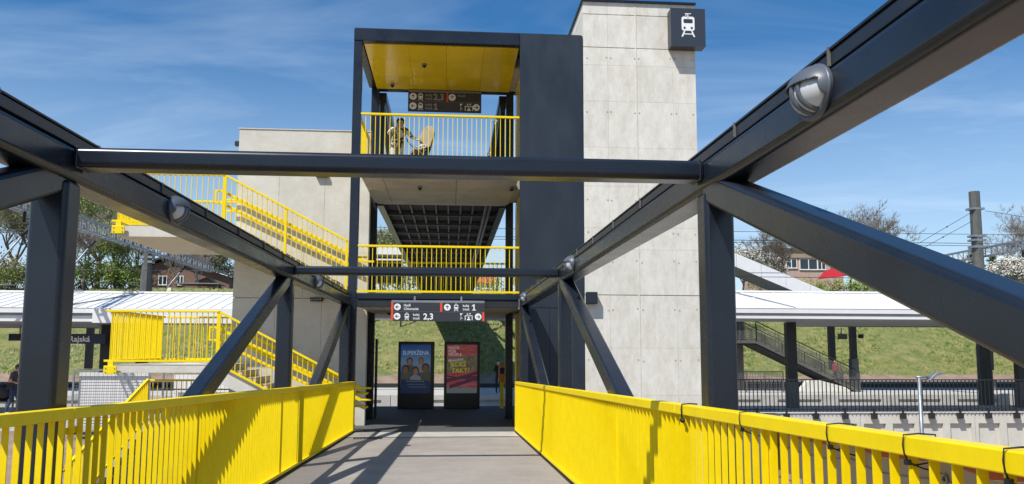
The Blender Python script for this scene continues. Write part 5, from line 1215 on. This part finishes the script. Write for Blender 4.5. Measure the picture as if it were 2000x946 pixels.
def person(label, loc, yaw, J, mats, zfn, hair, hairl=0.0, scale=1.0, eyes=True, face=(0, -1, 0), children=()):
    """J: dict of joints in local coords (facing -y)"""
    t = thing('person', label, 'person', loc)
    nodes = []; idx = {}; edges = []
    def nd(k, p, r, r2=None): idx[k] = len(nodes); nodes.append((*p, r, r2 or r)); return idx[k]
    nd('pel', J['pel'], .15, .115); nd('wai', J['wai'], .125, .095); nd('che', J['che'], .155, .11); nd('nek', J['nek'], .058); nd('hd0', J['hd0'], .068, .075); nd('hd1', J['hd1'], .082, .095); nd('hd2', J['hd2'], .06, .07)
    edges += [(0, 1), (1, 2), (2, 3), (3, 4), (4, 5), (5, 6)]
    for s_ in 'LR':
        a = nd('sh'+s_, J['sh'+s_], .068); b_ = nd('el'+s_, J['el'+s_], .048); c = nd('wr'+s_, J['wr'+s_], .031); d_ = nd('pa'+s_, J['pa'+s_], .036, .02)
        edges += [(2, a), (a, b_), (b_, c), (c, d_)]
        h = nd('hp'+s_, J['hp'+s_], .092); k = nd('kn'+s_, J['kn'+s_], .062); an = nd('an'+s_, J['an'+s_], .042); to = nd('to'+s_, J['to'+s_], .036, .045)
        edges += [(0, h), (h, k), (k, an), (an, to)]
    me = skinmesh(nodes, edges); bm = bmesh.new(); bm.from_mesh(me)
    # fingers: five unequal bent chains rooted in each palm
    fb = MB()
    for s_ in 'LR':
        pa, wr = Vector(J['pa'+s_]), Vector(J['wr'+s_]); d = (pa-wr).normalized(); sd_ = d.cross(Vector((0, -1, .2))).normalized(); nrm = sd_.cross(d).normalized()
        for k, (o_, L_) in enumerate(((-.028, .062), (-.010, .075), (.010, .070), (.027, .055))):
            p = pa+sd_*o_; fb.tube([p, p+d*L_*.55-nrm*.006, p+d*L_*.85-nrm*.03, p+d*L_*.9-nrm*.05], [.0095, .009, .008, .006], 6)
        p = wr+(pa-wr)*.4-sd_*.03; fb.tube([p, p+d*.03-sd_*.025, p+d*.055-sd_*.03-nrm*.02], [.012, .011, .008], 6)
    # nose and ears belong to the same skin
    h1_, h0_ = Vector(J['hd1']), Vector(J['hd0']); f = Vector(face).normalized(); sd_ = f.cross(Vector((0, 0, 1))).normalized()
    fb.tube([h1_+f*.088+Vector((0, 0, .012)), h1_+f*.108-Vector((0, 0, .025))], [.007, .016], 6)
    for q in (-1, 1): fb.ell(tuple(h1_+sd_*q*.084-Vector((0, 0, .012))), .014, .02, .03, 8, 6)
    tmp = fb.mesh('f'); bm.from_mesh(tmp); bm.to_mesh(me); bm.free(); bpy.data.meshes.remove(tmp)
    me.materials.clear()
    for m_ in mats: me.materials.append(m_)
    for p in me.polygons: p.material_index = zfn(p.center); p.use_smooth = True
    me.name = 'body'
    o = bpy.data.objects.new('body', me); col.objects.link(o); o.parent = t
    def kid(mb, nm_, m_): q = mb.build(nm_, m_, None, smooth=True); q.parent = t; return q
    hb = MB(); hb.ell(tuple(h1_-f*.018+Vector((0, 0, .03))), .092, .104, .10, 16, 10); hb.v = [v for v in hb.v]
    # cut the cap so the face stays free
    keep = []
    for q in hb.f:
        c = sum((Vector(hb.v[i]) for i in q), Vector())/len(q); rel = c-h1_
        if not (rel.dot(f) > .018 and rel.z < .062) and rel.z > -.055: keep.append(q)
    hb.f = keep; hb.mi = [0]*len(keep)
    hh = kid(hb, 'hair', hair); 
    if hairl: kid(MB().tube([h1_-f*.09+Vector((0, 0, .03)), h1_-f*.11-Vector((0, 0, .05)), h1_-f*.10-Vector((0, 0, hairl))], [.05, .055, .02], 8), 'ponytail', hair)
    if eyes:
        for q in (-1, 1): kid(MB().ell(tuple(h1_+f*.086+sd_*q*.032+Vector((0, 0, .008))), .010, .006, .006, 8, 5), 'eye', BLACK)
        kid(MB().ell(tuple(h1_+f*.086-Vector((0, 0, .048))), .024, .007, .006, 8, 5), 'mouth', mat('lip', (.32, .10, .08), .6))
    t.rotation_euler = (0, 0, yaw); t.scale = (scale,)*3
    return t
JEAN = mat('blue_jeans', (.025, .045, .11), .85, var=.3, scale=20); TSH = mat('grey_shirt', (.07, .07, .09), .85, var=.15, scale=15); SHOE = mat('white_shoe', (.6, .6, .6), .6); HAIRB = mat('dark_hair', (.035, .022, .015), .7); HAIRM = mat('brown_hair', (.10, .055, .03), .7)
COAT = mat('pale_patterned_coat', (.62, .58, .48), .85, c2=(.07, .06, .05), scale=11, lo=.50, hi=.53, detail=1); PALE = mat('pale_trousers', (.62, .60, .56), .85, var=.1, scale=12); BLKC = mat('black_clothes', (.012, .012, .014), .85); NVT = mat('navy_trousers', (.015, .02, .035), .85)
stand = dict(pel=(0, 0, .96), wai=(0, 0, 1.12), che=(0, 0, 1.36), nek=(0, -.01, 1.50), hd0=(0, -.02, 1.57), hd1=(0, -.03, 1.655), hd2=(0, -.02, 1.735),
    shL=(.17, 0, 1.42), elL=(.24, .02, 1.14), wrL=(.25, -.06, .89), paL=(.25, -.09, .81), shR=(-.17, 0, 1.42), elR=(-.24, .02, 1.14), wrR=(-.25, -.06, .89), paR=(-.25, -.09, .81),
    hpL=(.09, 0, .90), knL=(.10, -.02, .50), anL=(.10, .02, .09), toL=(.11, -.16, .035), hpR=(-.09, 0, .90), knR=(-.10, -.02, .50), anR=(-.10, .02, .09), toR=(-.11, -.16, .035))
def zf_std(c, top=1.0, sleeve=1.05, hands=.93):
    if c.z < .12: return 3
    if c.z > 1.50 and abs(c.x) < .12: return 0
    if abs(c.x) > .19 and c.z < hands: return 0
    if abs(c.x) > .19: return 1
    return 1 if c.z > top else 2
# man on the left platform: side on, facing right, head bowed over his hands
Jm = dict(stand); Jm.update(nek=(0, -.05, 1.49), hd0=(0, -.085, 1.55), hd1=(0, -.125, 1.62), hd2=(0, -.13, 1.70), elL=(.22, .03, 1.15), wrL=(.10, -.27, 1.10), paL=(.05, -.34, 1.12), elR=(-.22, .03, 1.15), wrR=(-.10, -.26, 1.07), paR=(-.04, -.33, 1.08),
          knL=(.10, -.14, .52), anL=(.11, -.10, .10), toL=(.12, -.29, .04), knR=(-.10, .03, .50), anR=(-.11, .17, .10), toR=(-.11, .02, .04))
mp_ = at(23, 806, 29.3)
man = person('man in grey T-shirt and blue jeans on the left platform, looking down at his hands', (mp_.x, 29.3, -.30), math.pi/2+.15, Jm, [SKIN, TSH, JEAN, SHOE],
    lambda c: 3 if c.z < .10 else (0 if (c.z > 1.50 and abs(c.x) < .13) or (c.y < -.12 and .98 < c.z < 1.25 and abs(c.x) < .22) or (abs(c.x) > .17 and c.z < 1.22 and c.z > .95) else (1 if c.z > 1.0 else 2)), HAIRM)
bgm = thing('shoulder_bag', 'small black and red bag hanging at the hip of the man', 'bag', (mp_.x+.02, 29.1, .66)); MB().box(mp_.x-.1, mp_.x+.13, 29.02, 29.10, .58, .80).build('pouch', BLACK, bgm, bevel=.02); MB().bar((mp_.x-.06, 29.05, .80), (mp_.x-.04, 29.18, 1.2), .03, .008).build('strap', SIGNR, bgm)
# woman leaning over the pushchair on the top floor
Jw = dict(stand); Jw.update(che=(.02, -.24, 1.17), wai=(0, -.10, 1.05), nek=(.03, -.33, 1.255), hd0=(.035, -.365, 1.30), hd1=(.04, -.405, 1.36), hd2=(.04, -.40, 1.43), shL=(.19, -.25, 1.20), elL=(.31, -.33, 1.00), wrL=(.44, -.42, .90), paL=(.50, -.46, .89),
          shR=(-.15, -.24, 1.21), elR=(-.22, -.43, 1.02), wrR=(-.04, -.50, 1.19), paR=(.01, -.505, 1.25))
wp = at(776, 300, 21.0)
person('woman in pale and black patterned coat leaning over a pushchair on the top floor', (wp.x, 21.0, F2-.03), .12, Jw, [SKIN, COAT, PALE, SHOE],
    lambda c: 3 if c.z < .10 else (0 if (c.z > 1.25 and abs(c.x-.04) < .13 and c.y < -.27) or (c.x > .42) or (c.z > 1.15 and c.y < -.45) else (1 if c.z > .72 else 2)), HAIRM, hairl=.12, scale=1.0)
# person on far platform, dark
fpn = at(973, 768, 42.8)
Jf = dict(stand); Jf.update(elR=(-.23, .0, 1.16), wrR=(-.06, -.2, 1.22), paR=(0, -.25, 1.26))
person('person in black with dark hair on the far platform behind the validator', (fpn.x, 42.8, -.30), .2, Jf, [SKIN, BLKC, NVT, BLKC], zf_std, HAIRB)
sp_ = at(1633, 752, 44.9)
person('small figure in red top on the grey stair at right', (sp_.x, 44.9, sp_.z-.05), -1.2, stand, [SKIN, mat('red_top', (.5, .03, .04), .8), NVT, BLKC], zf_std, HAIRB, scale=.85)
# pushchair with child
pcx = at(826, 300, 20.6); px_, pz_ = pcx.x, F2-.03; py_ = 20.6
st = thing('pushchair', 'pushchair with raised beige hood in front of the woman on the top floor', 'pushchair', (px_, py_, pz_))
BEI = mat('beige_cloth', (.46, .39, .29), .9, var=.1, scale=10)
def arc(cx_, cz_, r, a0, a1, n=9): return [(cx_+r*math.cos(R(a0+(a1-a0)*k/n)), cz_+r*math.sin(R(a0+(a1-a0)*k/n))) for k in range(n+1)]
hp = [(px_-.11, pz_+.98), (px_-.03, pz_+1.15), (px_+.07, pz_+1.29), (px_+.16, pz_+1.34), (px_+.26, pz_+1.33), (px_+.31, pz_+1.24), (px_+.28, pz_+1.0), (px_+.22, pz_+.78), (px_+.12, pz_+.72)]
MB().prism(hp, 'y', py_-.24, py_-.225).build('hood_side', BEI, st, bevel=.01); MB().prism(hp, 'y', py_+.225, py_+.24).build('hood_side', BEI, st, bevel=.01)
mb = MB(); k = len(hp)
for i in range(1, k-1): a, c = hp[i], hp[i+1]; mb.add([(a[0], py_-.235, a[1]), (a[0], py_+.235, a[1]), (c[0], py_+.235, c[1]), (c[0], py_-.235, c[1])], [(0, 1, 2, 3)])
h_ = mb.build('hood', BEI, st); s_ = h_.modifiers.new('s', 'SOLIDIFY'); s_.thickness = .015
MB().prism([(px_-.20, pz_+.52), (px_+.13, pz_+.50), (px_+.25, pz_+.86), (px_+.19, pz_+.90), (px_+.05, pz_+.60), (px_-.20, pz_+.60)], 'y', py_-.2, py_+.2).build('seat', BLKC, st, bevel=.02)
MB().bar((px_-.19, py_, pz_+.55), (px_-.42, py_, pz_+.34), .3, .04, side=(0, 1, 0)).build('footrest', BLKC, st)
for q in (-.22, .22):
    MB().tube([(px_-.46, py_+q, pz_+1.0), (px_-.10, py_+q, pz_+.62), (px_+.28, py_+q, pz_+.14)], .013, 8).build('frame', GREYM, st, smooth=True); MB().tube([(px_+.05, py_+q, pz_+.55), (px_-.35, py_+q, pz_+.12)], .013, 8).build('frame', GREYM, st, smooth=True)
    for x, r in ((.28, .14), (-.36, .10)):
        w_ = MB().tube([(px_+x+r*math.cos(a), py_+q*1.15, pz_+r+r*math.sin(a)-.0) for a in [k*PI/10 for k in range(21)]], .022, 8, cap=False).build('wheel', BLACK, st, smooth=True); MB().tube([(px_+x, py_+q*1.15-.01, pz_+r), (px_+x, py_+q*1.15+.01, pz_+r)], r*.75, 12).build('rim', GREYM, w_)
MB().tube([(px_-.46, py_-.22, pz_+1.0), (px_-.46, py_+.22, pz_+1.0)], .017, 8).build('handle', BLACK, st, smooth=True)
MB().tube([(px_+.03+.05*math.cos(a), py_-.25, pz_+.74+.05*math.sin(a)) for a in [k*PI/8 for k in range(17)]], .012, 6, cap=False).build('hinge_ring', SIGNW, st, smooth=True)
# child, half lying with legs toward the woman
Jc = dict(pel=(-.02, 0, .64), wai=(.01, 0, .72), che=(.04, 0, .83), nek=(.035, 0, .93), hd0=(.02, -.01, .97), hd1=(-.005, -.02, 1.04), hd2=(.005, -.02, 1.10), shL=(.03, .11, .87), elL=(-.06, .13, .76), wrL=(-.16, .08, .74), paL=(-.20, .06, .745), shR=(.03, -.11, .87), elR=(-.07, -.15, .76), wrR=(-.16, -.12, .75), paR=(-.20, -.10, .755),
    hpL=(-.06, .06, .64), knL=(-.24, .08, .68), anL=(-.38, .08, .46), toL=(-.45, .08, .50), hpR=(-.06, -.06, .64), knR=(-.24, -.08, .69), anR=(-.38, -.08, .47), toR=(-.45, -.08, .51))
def child():
    t = thing('person', 'small child in brown trousers lying back in the pushchair', 'person', (px_, py_, pz_)); nodes = []; E = []
    def nd(k, r): nodes.append((*Jc[k], r)); return len(nodes)-1
    a = nd('pel', .075); b_ = nd('wai', .07); c = nd('che', .078); d = nd('nek', .035); e = nd('hd0', .055); f = nd('hd1', .075); g = nd('hd2', .055); E = [(a, b_), (b_, c), (c, d), (d, e), (e, f), (f, g)]
    for s_ in 'LR':
        i = nd('sh'+s_, .04); j = nd('el'+s_, .03); k = nd('wr'+s_, .02); l = nd('pa'+s_, .022); E += [(c, i), (i, j), (j, k), (k, l)]
        i = nd('hp'+s_, .055); j = nd('kn'+s_, .048); k = nd('an'+s_, .032); l = nd('to'+s_, .03); E += [(a, i), (i, j), (j, k), (k, l)]
    me = skinmesh(nodes, E); me.materials.clear()
    for m_ in (SKIN, PALE, mat('brown_trousers', (.20, .12, .075), .85), BLKC): me.materials.append(m_)
    for p in me.polygons: z, x = p.center.z, p.center.x; p.material_index = 0 if z > .945 else (3 if x < -.40 else (2 if z < .715 else (0 if x < -.15 else 1))); p.use_smooth = True
    me.name = 'body'; o = bpy.data.objects.new('body', me); col.objects.link(o); o.parent = t
    hb = MB(); hb.ell((.022, -.02, 1.075), .068, .074, .06, 12, 8); q = hb.build('hair', HAIRM, None, smooth=True); q.parent = t
    for s_ in (-1, 1): q = MB().ell((-.077, -.02+s_*.025, 1.045), .006, .008, .006, 6, 4).build('eye', BLACK, None); q.parent = t
child()
for o in bpy.data.objects:
    if (o.get('label') or '').startswith('woman in pale'): o.scale = (1.16, 1.12, 1.0)
for o in bpy.data.objects:
    if o.name in ('pushchair',) or (o.get('label') or '').startswith('small child'): o.scale = (.92, .92, .92)
# the advertising displays are backlit screens: their printed faces glow faintly
for m in bpy.data.materials:
    if m.name.startswith(('print_', 'poster_')):
        b = m.node_tree.nodes['Principled BSDF']; b.inputs['Emission Strength'].default_value = .16
        if b.inputs['Base Color'].links: m.node_tree.links.new(b.inputs['Base Color'].links[0].from_socket, b.inputs['Emission Color'])
        else: b.inputs['Emission Color'].default_value = b.inputs['Base Color'].default_value
